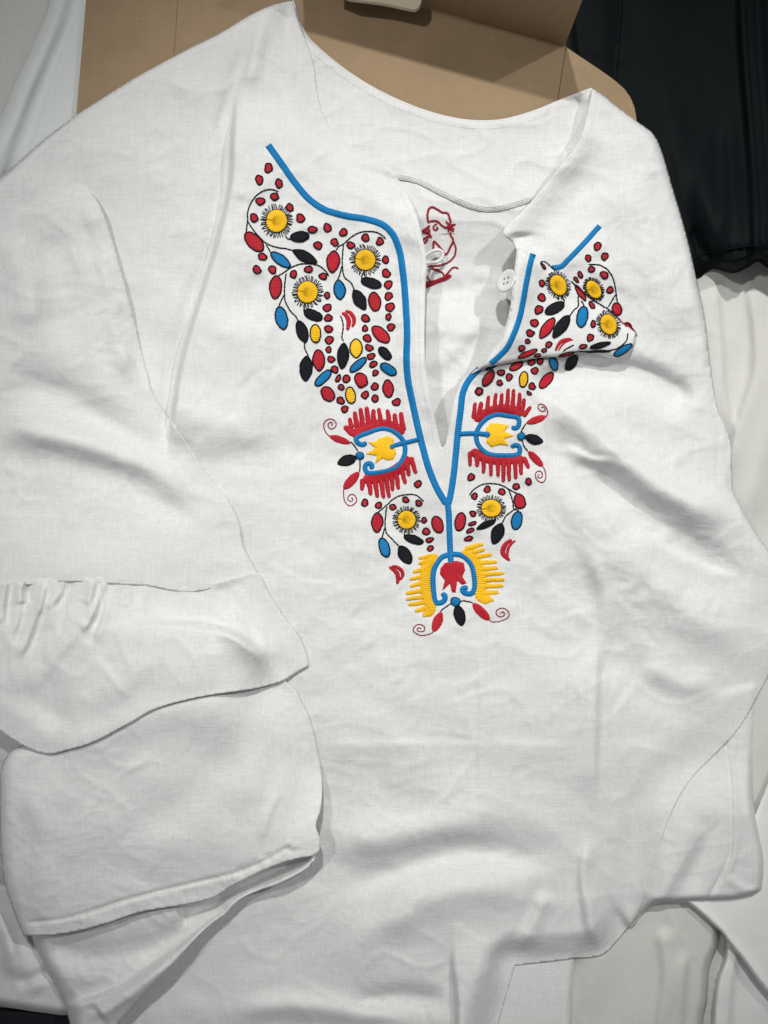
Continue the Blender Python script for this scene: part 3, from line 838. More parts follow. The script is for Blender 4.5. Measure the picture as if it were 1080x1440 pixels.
dfr = poly_field(FRILL, 60, True)[0]
h = h - 16 * np.where(inside_mask(FRILL), sst(np.minimum(dfr, 60) / 34), 0)
L_low = make_layer("lower_sleeve", SL_LOW, h, LINEN, blouse,
    [([(405, 962), (422, 985), (436, 1015), (446, 1055), (453, 1100), (451, 1135), (444, 1160), (449, 1178), (449, 1196)], 110, SUP + 5 + 38 * sst((GY - 1060) / 130), 'abs'), ([(33, 1316), (20, 1284), (6, 1240), (0, 1180), (0, 1110), (2, 1080), (14, 1058), (30, 1048), (60, 1030)], 16, 40)],
    solid=1.6, floor=np.full_like(h, 30.0))

# ---- upper left sleeve
ARM = [(96, 168), (110, 240), (140, 288), (156, 330), (176, 400), (194, 470), (213, 552)]
SL_EDGE = [(213, 552), (235, 585), (262, 622), (298, 676), (322, 706), (336, 738), (342, 770), (358, 800), (376, 832)]
GATHER = [(376, 832), (360, 812), (338, 816), (305, 826), (270, 832), (240, 830), (210, 824), (160, 821), (100, 818), (40, 822), (0, 823), (-60, 824), (-150, 830)]
SL_UP = closed(join([(-150, 392), (-60, 302), (0, 252), (60, 199), (96, 171)], ARM[:1] + ARM[1:], SL_EDGE, GATHER, [(-150, 830), (-150, 392)]))
arm_w = sst((GX - 40) / 200) * sst((640 - GY) / 300)
FK = 2.4
top = np.maximum(blur(L_body.h, 16), 0)
D, SG, T, _, _ = poly_field(cr(ARM), 130, False)
near = np.exp(-(D / 45) ** 2)
h = (L_body.h + 1.6) * near + (1 - near) * (np.maximum(top, 34) + 20) + 2.6 * fnoise(80, 40, 0.2, 80) + 1.6 * fnoise(34, 20, 0.1, 81) + 0.5 * fnoise(14, 9, 0.1, 82)
fold(h, [(0, 530), (90, 560), (190, 620), (280, 680)], -7, 24, 30, 0.2)
fold(h, [(0, 590), (100, 622), (200, 650), (290, 700)], 8, 26, 22, 0.2)
fold(h, [(-40, 640), (80, 640), (200, 690), (300, 760)], -5, 22, 34, 0.2)
fold(h, [(100, 250), (140, 330), (160, 450), (190, 560)], 4, 30, 14, 0.2)
fold(h, [(60, 300), (90, 400), (80, 500)], -5, 30, 30, 0.3)
fold(h, [(0, 330), (40, 400), (30, 480)], 4, 20, 26, 0.3)
fold(h, [(334, 740), (312, 780), (280, 812)], 5, 9, 12, 0.2)
fold(h, [(332, 735), (300, 700), (260, 690)], 4, 8, 16, 0.3)
fold(h, [(352, 792), (330, 800), (300, 820)], -3, 6, 8, 0.2)
fold(h, [(166, 480), (188, 520), (214, 566), (250, 616)], 3, 5, 12, 0.2)
crumple(h, 70, (0, 240, 320, 810), 0.9, 43)
for k in range(12):
    x = random.uniform(-20, 300)
    fold(h, [(x, 818), (x + random.uniform(-3, 3), 806), (x + random.uniform(-8, 8), 780)], random.uniform(0.5, 1.4), 3, 5, 0.35)
FK = 1.0
# seam groove at the armhole
fold(h, ARM, -2.2, 2.8, 2.8, 0.02)
linen(h, 1.8, 800, 0.2); linen(h, 0.6, 820, 0.2, 12)
SEAMZ = np.where(GX > 376, SUP, SUP + 4 + (74 - SUP) * sst((376 - GX) / 260))
L_up = make_layer("sleeve.001", SL_UP, h, LINEN, blouse, [(SL_EDGE, 75, 3.5, 'soft'), (GATHER, 150, SEAMZ + 1.2, 'abs'), ([(-150, 392), (-60, 302), (0, 252), (60, 199), (96, 171)], 8, 4)],
                  label="left sleeve crumpled over the front panel", solid=1.2)

# ---- gathered frill of the left sleeve
D, SG, T, _, _ = poly_field(cr(GATHER), 260, False)
puff = 1 - np.exp(-(D / 60) ** 1.5)
h = SEAMZ - 1.2 + 20 * puff + 2.2 * fnoise(50, 60, 0.3, 90) * puff + 1.0 * fnoise(20, 28, 0.3, 91) * puff
h = np.where(GX > 300, np.maximum(h, SUP + 2), h); h = blur(h, 4)
for (x, a) in ((8, 3), (28, 3), (38, -3), (60, 2), (78, 2), (92, -2), (128, 2.5), (142, -3), (150, 3.5), (176, -2), (205, 2), (300, 1.5), (330, -1.5)):
    l = random.uniform(24, 80)
    fold(h, [(x, 812), (x - 1, 830), (x - 4 + random.uniform(-6, 4), 832 + l * 0.5), (x - 8 + random.uniform(-14, 8), 832 + l)], a * 1.5, 4 + random.uniform(0, 3), 5 + random.uniform(0, 6), 0.2, power=1.2)
for pts, am in (([(148, 812), (139, 842), (129, 868), (115, 892)], 6), ([(133, 812), (128, 836), (122, 852)], 4.5), ([(34, 812), (31, 832), (33, 850)], 6), ([(66, 814), (58, 846), (44, 885), (26, 930)], 5), ([(8, 812), (6, 840), (2, 880)], 5), ([(92, 814), (84, 836), (64, 858)], 4), ([(176, 816), (180, 838), (176, 856)], 3)):
    fold(h, pts, am, 3.2, 13, 0.16, power=1.3)
    fold(h, [(x + 9, y) for x, y in pts], -am * 0.5, 5, 5, 0.2)
fold(h, [(70, 850), (56, 900), (70, 980), (90, 1050)], -5, 18, 22, 0.2)
fold(h, [(200, 850), (190, 930), (150, 1020)], 5, 34, 30, 0.3)
fold(h, [(300, 850), (340, 890), (380, 930), (405, 952)], 6, 12, 20, 0.25)
fold(h, [(270, 850), (320, 920), (340, 964)], -5, 20, 14, 0.25)
fold(h, [(360, 842), (390, 890), (424, 925)], 4, 14, 14, 0.25)
fold(h, [(395, 948), (410, 950), (430, 936)], 5, 4, 6, 0.2)
fold(h, [(0, 960), (60, 1000), (120, 1020)], -5, 22, 20, 0.3)
fold(h, [(120, 840), (112, 880), (80, 920), (40, 980)], 4, 10, 16, 0.25)
crumple(h, 50, (0, 840, 420, 1040), 1.0, 44)
crumple(h, 24, (0, 830, 260, 900), 1.2, 45, ang=1.57, spread=0.5)
linen(h, 1.8, 900, 1.2); linen(h, 0.8, 920, 1.2, 14)
frs = sst((GX - 290) / 90)
frz = (blur(low_raw, 4) + 5.5) * (1 - frs) + (blur(SUP, 8) + 6) * frs
L_frill = make_layer("sleeve_frill", FRILL, h, LINEN, blouse, [(FR_LOW[:6], 60, 5, 'soft'), (FR_LOW[5:], 60, frz, 'abs')], floor=blur(SUP, 14), solid=1.4)

# ================================================================== EMBROIDERY AND TRIM
def tubeframe(path):
    d = np.gradient(path, axis=0)
    l = np.linalg.norm(d, axis=1)[:, None]; l[l < 1e-9] = 1
    d = d / l
    return np.stack([-d[:, 1], d[:, 0]], 1)

def ribbon_geo(layer, path, width, rise, lift=0.0, round_ends=True, base=0):
    """padded stitch: half-round strip following the cloth. width may be a scalar or an array."""
    path = np.asarray(path, float)
    n = len(path)
    wd = np.full(n, float(width)) if np.isscalar(width) else np.asarray(width, float)
    seg = np.r_[0, np.cumsum(np.linalg.norm(np.diff(path, axis=0), axis=1))]
    if round_ends:
        e = np.minimum(seg, seg[-1] - seg) / np.maximum(wd * 0.5, 1e-6)
        wd = wd * np.sqrt(np.clip(1 - (1 - np.clip(e, 0, 1)) ** 2, 0.05, 1))
    nr = tubeframe(path)
    offs = np.array([-1, -0.8, -0.4, 0, 0.4, 0.8, 1.0]); zz = np.array([-0.5, 0.55, 0.92, 1, 0.92, 0.55, -0.5])
    X = path[:, 0:1] + nr[:, 0:1] * offs * wd[:, None] / 2
    Y = path[:, 1:2] + nr[:, 1:2] * offs * wd[:, None] / 2
    w0 = max(wd.max(), 1e-6)
    Z = bil(layer.h, X, Y) + lift + zz[None, :] * rise * (0.35 + 0.65 * wd[:, None] / w0)
    k = (HC - Z) / HC * S
    V = np.stack([(X - 540) * k, (720 - Y) * k, Z * S], 2).reshape(-1, 3)
    UV = np.stack([np.repeat(seg[:, None], 7, 1), offs[None, :] * wd[:, None] / 2], 2).reshape(-1, 2)
    F = []
    for i in range(n - 1):
        for j in range(6):
            a = base + i * 7 + j
            F.append((a, a + 7, a + 8, a + 1))
    return V, F, UV

def dense(pts, step=1.6, sub=10):
    p = cr(pts, sub=sub)
    seg = np.r_[0, np.cumsum(np.linalg.norm(np.diff(p, axis=0), axis=1))]
    n = max(3, int(seg[-1] / step) + 1)
    t = np.linspace(0, seg[-1], n)
    return np.stack([np.interp(t, seg, p[:, 0]), np.interp(t, seg, p[:, 1])], 1)

def jitter(path, amp, seed):
    r = np.random.default_rng(seed)
    n = len(path)
    k = np.ones(3) / 3
    j = np.stack([np.convolve(r.standard_normal(n + 2), k, 'valid'), np.convolve(r.standard_normal(n + 2), k, 'valid')], 1)
    return path + j * amp

SEED = [100]
def ns():
    SEED[0] += 1; return SEED[0]

def build(name, parts, mat, parent):
    Vs, Fs, Us = [], [], []
    b = 0
    for V, F, U in parts:
        Vs.append(V); Us.append(U)
        Fs += [tuple(i + b for i in f) for f in F]
        b += len(V)
    V = np.concatenate(Vs); U = np.concatenate(Us)
    me = mesh_np(name, V, Fs, uv=U)
    return link(name, me, mat, parent)

def ribbon(name, layer, pts, width, rise, mat, parent, lift=0.0, jit=0.0):
    p = dense(pts)
    if jit: p = jitter(p, jit, ns())
    return build(name, [ribbon_geo(layer, p, width, rise, lift)], mat, parent)

def dome_geo(layer, poly, rise, lift=0.0, axis=0.0, radial=False, c=None):
    poly = np.asarray(poly, float)
    n = len(poly)
    c = poly.mean(0) if c is None else np.asarray(c, float)
    rings = [(1.0, -0.5), (0.96, 0.45), (0.8, 0.85), (0.45, 1.0)]
    P2 = []; ZZ = []
    for s, z in rings:
        P2.append(c + (poly - c) * s); ZZ.append(np.full(n, z))
    P2.append(c[None, :]); ZZ.append(np.array([1.0]))
    Q = np.concatenate(P2); ZZ = np.concatenate(ZZ)
    Z = bil(layer.h, Q[:, 0], Q[:, 1]) + lift + ZZ * rise
    k = (HC - Z) / HC * S
    V = np.stack([(Q[:, 0] - 540) * k, (720 - Q[:, 1]) * k, Z * S], 1)
    d = Q - c
    if radial:
        U = np.stack([np.arctan2(d[:, 1], d[:, 0]) * 11.5, np.hypot(d[:, 0], d[:, 1])], 1)
    else:
        ca, sa = math.cos(axis), math.sin(axis)
        U = np.stack([d[:, 0] * ca + d[:, 1] * sa + c[0], -d[:, 0] * sa + d[:, 1] * ca + c[1]], 1)
    F = []
    for r in range(len(rings) - 1):
        for i in range(n):
            j = (i + 1) % n
            F.append((r * n + i, (r + 1) * n + i, (r + 1) * n + j, r * n + j))
    m = len(rings)
    for i in range(n):
        F.append(((m - 1) * n + i, m * n, (m - 1) * n + (i + 1) % n))
    return V, F, U

def outline_of(layer, poly, wd, rise, lift):
    p = np.vstack([poly, poly[:2]])
    return ribbon_geo(layer, jitter(p, 0.42, ns()), wd, rise, lift, round_ends=False)

class Crop:
    def __init__(s, x, y, k): s.x, s.y, s.k = x, y, k
    def __call__(s, *p): return (s.x + p[0] / s.k, s.y + p[1] / s.k)
    def l(s, pts): return [s(*p) for p in pts]
CA = Crop(330, 190, 7.714); CB = Crop(440, 280, 6.75); CC = Crop(360, 360, 7.2); CD = Crop(440, 440, 6.75)
CE = Crop(450, 560, 5.684); CF = Crop(620, 540, 6.353); CG = Crop(490, 670, 6.75); CH = Crop(620, 660, 6.75)
CI = Crop(550, 760, 5.684); CJ = Crop(720, 310, 5.684); CK = Crop(640, 430, 3.857); CM = Crop(780, 380, 8.308); CN = Crop(540, 230, 5.4)
B_, FO = L_body, L_fold
MAT = {'R': RED, 'B': BLUE, 'Y': YEL, 'K': BLK}
LIFT = 0.5

def blob_path(cx, cy, rx, ry, rot=0.0, n=18, irr=0.09):
    r = random.Random(ns())
    ph = [r.uniform(0, 6.28) for _ in range(3)]
    out = []
    for i in range(n):
        a = 2 * math.pi * i / n
        k = 1 + irr * math.sin(2 * a + ph[0]) + irr * 0.7 * math.sin(3 * a + ph[1]) + irr * 0.5 * math.sin(5 * a + ph[2])
        x, y = rx * k * math.cos(a), ry * k * math.sin(a)
        out.append((cx + x * math.cos(rot) - y * math.sin(rot), cy + x * math.sin(rot) + y * math.cos(rot)))
    return np.array(out)

def dot(crop, x, y, rx, ry=None, rot=0.0, col='R', layer=None):
    layer = layer or B_
    ry = rx if ry is None else ry
    cx, cy = crop(x, y)
    rx, ry = rx / crop.k, ry / crop.k
    poly = blob_path(cx, cy, max(rx - 0.8, 0.8), max(ry - 0.8, 0.8), math.radians(rot))
    o = build("embroidered_dot", [dome_geo(layer, poly, 0.9, LIFT, axis=1.2)], MAT[col], blouse)
    build("outline_stitch", [outline_of(layer, poly, 2.5, 1.35, LIFT)], BLK, o)

def leaf_path(x1, y1, x2, y2, wd, p=0.62, n=13, skew=0.0):
    x1, y1, x2, y2 = map(float, (x1, y1, x2, y2))
    dx, dy = x2 - x1, y2 - y1
    L = math.hypot(dx, dy); ux, uy = dx / L, dy / L
    r = random.Random(ns())
    up, dn = [], []
    for i in range(n):
        t = 0.5 - 0.5 * math.cos(math.pi * i / (n - 1))
        s = math.sin(math.pi * min(max(t + skew * math.sin(math.pi * t), 0), 1))
        h = wd / 2 * (max(s, 0) ** p) * (1 + r.uniform(-0.05, 0.05))
        px, py = x1 + dx * t, y1 + dy * t
        up.append((px - uy * h, py + ux * h)); dn.append((px + uy * h, py - ux * h))
    return np.array(up + dn[::-1][1:-1]), math.atan2(dy, dx)

def leaf(crop, x1, y1, x2, y2, wd, col, p=0.62, layer=None, edge=True, skew=0.0):
    layer = layer or B_
    a = crop(x1, y1); b = crop(x2, y2)
    poly, ang = leaf_path(a[0], a[1], b[0], b[1], wd / crop.k, p, skew=skew)
    o = build("embroidered_leaf", [dome_geo(layer, poly, 0.95, LIFT, axis=ang)], MAT[col], blouse)
    if edge:
        build("outline_stitch", [outline_of(layer, poly, 2.2 if col != 'K' else 1.6, 1.35, LIFT)], BLK, o)

def flower(crop, x, y, rx, ry=None, rot=0.0, layer=None, nst=44):
    layer = layer or B_
    ry = rx if ry is None else ry
    cx, cy = crop(x, y); rx /= crop.k; ry /= crop.k
    rot = math.radians(rot)
    poly = blob_path(cx, cy, rx, ry, rot, 30, 0.012)
    o = build("embroidered_flower", [dome_geo(layer, poly, 0.45, LIFT + 0.6, radial=True)], YEL, blouse)
    r = random.Random(ns())
    st = []
    for i in range(nst):
        a = 2 * math.pi * (i + r.uniform(-0.25, 0.25)) / nst
        def pt(k, da=0.0):
            ex, ey = rx * math.cos(a + da), ry * math.sin(a + da)
            el = math.hypot(ex, ey)
            ex, ey = ex * (1 + k / el), ey * (1 + k / el)
            return (cx + ex * math.cos(rot) - ey * math.sin(rot), cy + ex * math.sin(rot) + ey * math.cos(rot))
        rr = min(rx, ry)
        p = np.array([pt(0.2), pt(rr * 0.28, 0.03), pt(rr * r.uniform(0.48, 0.62), r.uniform(-0.08, 0.12))])
        st.append(ribbon_geo(layer, p, 1.25, 0.9, LIFT, round_ends=False))
    # ring of back stitch around the disc
    st.append(ribbon_geo(layer, np.vstack([blob_path(cx, cy, rx + 0.5, ry + 0.5, rot, 30, 0.012), ]), 1.0, 0.9, LIFT, round_ends=False))
    build("petal_stitches", st, BLK, o)

def stem(crop, pts, wd=1.9, layer=None, mat=None, name="embroidered_stem", rise=0.9):
    layer = layer or B_
    p = jitter(dense(crop.l(pts), 1.8), 0.25, ns())
    w_ = wd * (1 + 0.18 * np.sin(np.arange(len(p)) * 1.9))
    return build(name, [ribbon_geo(layer, p, w_, rise, LIFT)], mat or BLK, blouse)

def band(crop, pts, wd, layer=None, ends=True, name="embroidered_band", rise=1.1, mat=None, lift=None):
    layer = layer or B_
    p = jitter(dense(crop.l(pts), 1.5), 0.10, ns())
    return build(name, [ribbon_geo(layer, p, wd * 1.02 / crop.k, rise, LIFT if lift is None else lift, round_ends=ends)], mat or BLUE, blouse)

IDN = Crop(0, 0, 1)
# ---- dots
for d in ((365,357,46,55),(266,484,43,55),(481,524,43,50),(432,666,47,47),(279,716,50,46),(211,898,48,48),(598,783,42,48),(714,903,50,50),(843,1024,50,45),(1006,1004,46,48),(903,1197,48,46),(302,1320,48,44)):
    dot(CA, *d)
for d in ((10,138,44),(165,138,42,44),(380,185,37,42),(533,135,42,40),(743,852,44),(733,948,32),(762,1045,40,36),(797,1147,38)):
    dot(CC, *d)
for d in ((290,315,40),(205,410,40,38),(500,365,40),(637,398,38),(360,438,38),(690,575,36),(697,704,42),(716,812,42,40),(720,922,40),(732,1025,44),(718,1118,28,35),(740,1216,38),(497,1132,40,38),(495,1228,27,32),(95,733,38),(135,912,32),(137,1032,40),(147,1127,40,36),(150,1232,40,37)):
    dot(CB, *d)
for d in ((240,620,26,38,35),(318,625,38),(268,704,30,33),(263,830,40,36),(302,912,33,36),(495,778,38),(590,813,36),(587,700,38),(593,570,34,27,-30),(573,487,42,30,-20),(552,412,38,30,-15),(535,331,38,35),(516,240,38),(792,848,40,36)):
    dot(CD, *d)
for d in ((782,686,31),(358,836,28,32),(468,856,28),(580,870,27),(683,812,27),(790,838,27)):
    dot(CE, *d)
for d in ((718,414,30),(738,522,36),(770,603,40,26,-15),(777,683,36,27,-15)):
    dot(CG, *d)
for d in ((342,67,36,34),(270,832,36,34),(783,873,30,32)):
    dot(CF, *d)
dot(CF, 790, 82, 28, 14, 38)
for d in ((714,163,34),(440,190,34),(580,213,33),(318,255,33),(303,420,32),(302,515,38,21,-22),(278,580,40,22,-18),(263,657,40,27,-15)):
    dot(CH, *d)
for d in ((684,206,30,36),(743,288,30,32),(609,301,25,32),(637,390,27,28),(738,436,32),(783,555,29),(546,434,20,29,-25),(514,473,16,29,-38)):
    dot(CJ, *d)
for d in ((240,503,23,29),(238,615,31,36),(214,713,36),(180,820,34),(650,827,22,28),(250,363,13,34,-35),(640,677,18,36,-42)):
    dot(CJ, *d, layer=FO)
for d in ((408,148,23,21),(393,192,16,14),(361,231,20,17,-15),(508,210,20,16,-15),(483,242,16,11,-10),(447,271,22,11,-10),(733,173,21,20,-20),(695,221,25,13,-18)):
    dot(CK, *d, layer=FO)
for d in ((415,306,22,18),(462,300,17,20),(432,353,20,21),(418,437,20),(250,362,20,18),(293,387,20),(242,418,17),(130,464,22)):
    dot(CK, *d)

# ---- leaves
leaf(CA,120,1060,300,1250,150,'R',0.5); leaf(CA,605,1110,808,1090,112,'K',0.36); leaf(CA,630,1250,893,1382,112,'K',0.7)
leaf(CC,152,-34,345,108,95,'B',0.5)
leaf(CB,205,490,180,695,115,'R',0.5); leaf(CB,240,765,262,955,105,'B',0.6); leaf(CB,462,768,652,825,95,'K',0.42)
leaf(CB,390,862,495,1048,115,'K',0.65); leaf(CB,570,885,600,1060,110,'R',0.4)
leaf(CC,210,200,190,432,122,'R',0.5); leaf(CC,235,515,285,742,122,'B',0.55); leaf(CC,488,560,670,638,100,'K',0.45)
leaf(CC,430,655,505,875,115,'K',0.62); leaf(CC,515,1012,500,1268,130,'K',0.62); leaf(CC,600,695,605,878,108,'Y',0.42)
leaf(CC,630,950,640,1162,125,'R',0.6); leaf(CC,755,1162,603,1308,85,'B',0.4); leaf(CC,890,880,870,1142,115,'K',0.62)
leaf(CD,95,712,188,828,112,'R',0.38); leaf(CD,410,245,410,427,115,'Y',0.6); leaf(CD,505,430,355,556,72,'B',0.42)
leaf(CD,568,132,720,277,110,'R',0.5); leaf(CD,628,332,738,434,88,'K',0.45); leaf(CD,648,488,787,582,90,'B',0.42)
leaf(CD,425,575,490,700,112,'R',0.36); leaf(CD,705,635,722,800,95,'R',0.46); leaf(CD,345,706,370,860,92,'Y',0.46)
leaf(CE,72,302,245,360,58,'R',0.6,edge=False); leaf(CE,142,522,292,472,82,'K',0.65); leaf(CE,312,590,188,728,74,'R',0.5,edge=False)
leaf(CG,275,342,270,530,105,'R',0.52); leaf(CG,312,588,370,762,98,'B',0.48); leaf(CG,528,572,710,625,78,'K',0.46)
leaf(CG,485,662,590,828,112,'K',0.6); leaf(CG,820,380,872,535,100,'R',0.42)
leaf(CH,203,412,165,580,98,'R',0.45); leaf(CH,728,232,765,370,112,'R',0.5,skew=-0.1); leaf(CH,742,402,702,572,102,'B',0.48)
leaf(CH,518,482,342,567,56,'K',0.55); leaf(CH,578,512,498,707,115,'K',0.65)
leaf(CF,762,352,942,288,66,'R',0.55,edge=False); leaf(CF,782,602,912,738,72,'R',0.5,edge=False); leaf(CF,752,472,912,518,85,'K',0.65)
leaf(CI,528,518,566,682,86,'K',0.6); leaf(CI,402,572,338,732,80,'R',0.55,edge=False); leaf(CI,652,503,788,638,74,'R',0.5,edge=False)
leaf(CJ,268,742,415,662,86,'K',0.45,layer=FO); leaf(CJ,578,688,546,852,82,'B',0.45,layer=FO)
leaf(CK,537,66,463,174,52,'R',0.6,layer=FO); leaf(CK,620,52,533,172,58,'K',0.6,layer=FO)
leaf(CJ,830,660,848,758,72,'R',0.42); leaf(CJ,508,518,592,642,38,'R',0.6,layer=FO)
leaf(CK,343,284,445,238,28,'R',0.55,layer=FO); leaf(CK,733,228,842,200,30,'K',0.55,layer=FO)
leaf(CK,718,251,842,246,11,'K',0.5,layer=FO); leaf(CK,960,210,862,272,38,'B',0.42,layer=FO)
leaf(CK,565,273,645,253,16,'R',0.45,layer=FO); leaf(CK,922,92,982,162,20,'R',0.5)
leaf(CK,298,345,365,308,34,'R',0.45); leaf(CK,522,278,548,352,42,'B',0.45); leaf(CK,660,272,602,347,52,'K',0.5)
leaf(CK,208,353,153,432,46,'R',0.48); leaf(CK,378,356,366,442,46,'Y',0.48); leaf(CK,527,363,463,444,50,'R',0.5)
leaf(CK,168,347,222,324,12,'B',0.5)

# ---- flowers
flower(CA,455,930,112,122); flower(CB,497,577,95,98); flower(CC,521,365,103,108); flower(CG,552,412,85); flower(CH,478,370,92,82)
flower(CJ,370,517,62,84,-25,layer=FO); flower(CJ,653,552,52,76,-32); flower(CM,630,632,92,120,-18,layer=FO)

# ---- stems
stem(CA,[(478,612),(400,590),(320,600),(230,660),(170,750),(140,850),(140,930),(125,1060)])
stem(CA,[(145,940),(220,1050),(340,1170),(470,1220),(560,1230),(640,1255)])
stem(CA,[(340,1185),(365,1225),(392,1280)]); stem(CA,[(550,1080),(565,1115),(608,1135)])
stem(CB,[(215,485),(250,445),(290,425),(370,355),(450,315),(540,305),(610,318),(665,350),(695,385)])
stem(CB,[(290,430),(280,540),(280,640),(300,740),(360,790),(395,865)]); stem(CB,[(270,640),(260,700),(235,765)])
stem(CB,[(490,690),(465,720),(466,772)]); stem(CB,[(258,1105),(285,1170),(287,1230),(275,1310),(295,1350)])
stem(CC,[(225,200),(290,160),(350,120),(430,85),(520,78),(630,95),(700,145),(740,205)])
stem(CC,[(305,170),(290,300),(290,430),(330,530),(400,610),(430,660)]); stem(CC,[(285,390),(240,480),(230,520)])
stem(CC,[(505,490),(485,540),(492,575)]); stem(CC,[(492,870),(495,940),(535,1020)])
stem(CE,[(242,348),(275,380),(305,425)]); stem(CE,[(318,490),(320,540),(316,592)])
stem(CG,[(280,340),(365,270),(440,205),(530,175),(620,172),(670,195),(715,240)])
stem(CG,[(365,280),(348,420),(355,520),(400,580),(485,665)]); stem(CG,[(345,490),(330,540),(315,592)]); stem(CG,[(548,510),(530,545),(537,582)])
stem(CH,[(268,248),(310,195),(380,150),(450,135),(560,145),(640,185),(728,235)]); stem(CH,[(640,185),(670,260),(685,330),(690,385)])
stem(CH,[(715,370),(680,395),(620,440),(580,515)]); stem(CH,[(690,385),(725,382),(745,408)]); stem(CH,[(512,462),(520,480),(505,495)])
stem(CF,[(762,350),(725,410),(718,445)]); stem(CF,[(730,505),(740,550),(780,605)])
stem(CI,[(485,500),(440,530),(400,560),(398,575)]); stem(CI,[(545,490),(590,483),(655,500)])
stem(CJ,[(612,352),(700,355),(770,400),(815,480),(832,580),(845,665)]); stem(CJ,[(832,588),(800,640),(768,692)])
stem(CJ,[(395,600),(418,650),(400,672)],layer=FO); stem(CJ,[(528,600),(530,680),(490,720),(458,772)],layer=FO); stem(CJ,[(552,640),(570,665),(575,692)],layer=FO)
stem(CJ,[(225,332),(260,328),(300,360),(345,400)],layer=FO); stem(CJ,[(470,482),(520,530),(600,600),(660,640)])
stem(CK,[(938,146),(928,190),(890,225),(850,240),(780,250),(720,250),(660,250),(610,262)],layer=FO); stem(CK,[(945,150),(957,175),(960,210)])
stem(CK,[(645,212),(605,232),(585,250)],layer=FO)
stem(CM,[(395,370),(450,360),(520,390),(600,440)],layer=FO); stem(CM,[(640,470),(720,540),(800,620),(850,670)],layer=FO,mat=REDLINE)
stem(CM,[(600,430),(660,480),(740,560),(820,640)],layer=B_); stem(CM,[(820,620),(860,610),(905,655)],layer=B_,mat=REDLINE)

# ---- red spirals
for C_, pts in ((CE,[(75,305),(40,260),(30,210),(50,175),(90,165),(125,190),(125,225),(95,245),(68,230),(65,205),(85,190),(102,205),(90,222)]),
    (CE,[(190,725),(190,790),(210,840),(245,858),(285,835),(290,795),(265,768),(235,775),(222,800),(235,820),(258,818),(262,800),(245,795)]),
    (CF,[(940,293),(955,255),(940,210),(905,180),(875,185),(870,215),(895,240),(925,240),(932,220),(910,203),(893,214)]),
    (CF,[(910,735),(935,790),(935,850),(910,880),(870,865),(845,825),(855,785),(885,778),(905,800),(905,830),(880,840),(865,820),(882,806)]),
    (CI,[(340,728),(300,750),(235,758),(185,735),(178,705),(205,675),(245,675),(270,700),(262,725),(230,728),(208,715),(220,697),(245,708)]),
    (CI,[(785,638),(820,652),(880,642),(935,615),(942,580),(915,548),(870,542),(840,570),(850,600),(880,610),(908,590),(895,570),(870,587)])):
    stem(C_, pts, 1.5, mat=REDLINE, name="embroidered_spiral", rise=0.8)

# ---- comb shapes: base band plus teeth
def comb(crop, base, bw, teeth, mat):
    g = [ribbon_geo(B_, jitter(dense(crop.l(base), 1.6), 0.12, ns()), bw * 1.1 / crop.k, 1.2, LIFT)]
    for (x1, y1, x2, y2, wd) in teeth:
        p = dense(crop.l([(x1, y1), ((x1 + x2) / 2 + random.uniform(-3, 3), (y1 + y2) / 2 + random.uniform(-3, 3)), (x2, y2)]), 1.6)
        p = jitter(p, 0.35, ns())
        t = np.linspace(0, 1, len(p))
        g.append(ribbon_geo(B_, p, wd * 1.24 / crop.k * (1.05 - 0.35 * t), 1.3, LIFT + 0.1))
    build("embroidered_comb", g, mat, blouse)
comb(CE,[(255,300),(350,245),(480,208),(600,232),(672,280)],72,[(275,295,190,225,48),(255,250,238,155,35),(295,240,275,105,38),(342,230,322,75,38),(392,215,370,65,38),(438,215,425,85,38),(492,210,470,75,34),(552,212,540,85,36),(607,225,597,118,38),(668,265,645,108,40)],RED)
comb(CE,[(345,650),(430,640),(560,600),(650,545),(712,468)],84,[(345,640,335,738,38),(390,670,405,778,36),(440,660,460,800,36),(488,650,510,803,36),(530,640,552,800,34),(570,620,582,745,34),(612,600,628,730,34),(655,570,682,688,34),(695,520,712,625,36),(725,470,765,605,36)],RED)
comb(CF,[(300,325),(400,262),(500,225),(600,225),(735,268)],76,[(290,310,305,165,36),(338,280,362,155,42),(415,250,425,105,36),(475,235,490,78,34),(535,220,548,80,36),(590,225,603,38,36),(642,225,652,45,36),(690,235,705,75,36),(725,250,745,125,36),(735,290,805,200,38)],RED)
comb(CF,[(275,590),(360,652),(500,685),(640,678),(735,660)],76,[(262,600,262,738,34),(320,640,322,742,40),(380,660,380,800,36),(447,680,447,828,34),(505,690,510,832,36),(560,690,560,878,38),(610,690,610,870,36),(665,690,668,852,36),(715,670,720,816,38),(735,650,785,757,40)],RED)
comb(CI,[(375,122),(300,180),(272,260),(270,340),(285,450),(315,540),(275,600)],80,[(330,118,220,145,28),(300,165,218,190,32),(280,225,172,250,32),(270,285,145,312,30),(265,340,150,368,32),(265,400,115,424,34),(270,450,118,470,30),(280,490,135,515,32),(290,540,190,567,34),(320,550,255,607,50)],YEL)
comb(CI,[(565,88),(650,140),(705,240),(722,340),(715,440),(795,480)],84,[(590,70,735,30,36),(640,100,750,70,34),(660,140,805,112,34),(690,180,848,170,32),(700,235,855,220,34),(710,275,905,262,32),(720,320,908,312,32),(720,370,900,362,32),(720,420,865,415,34),(720,450,820,480,36)],YEL)

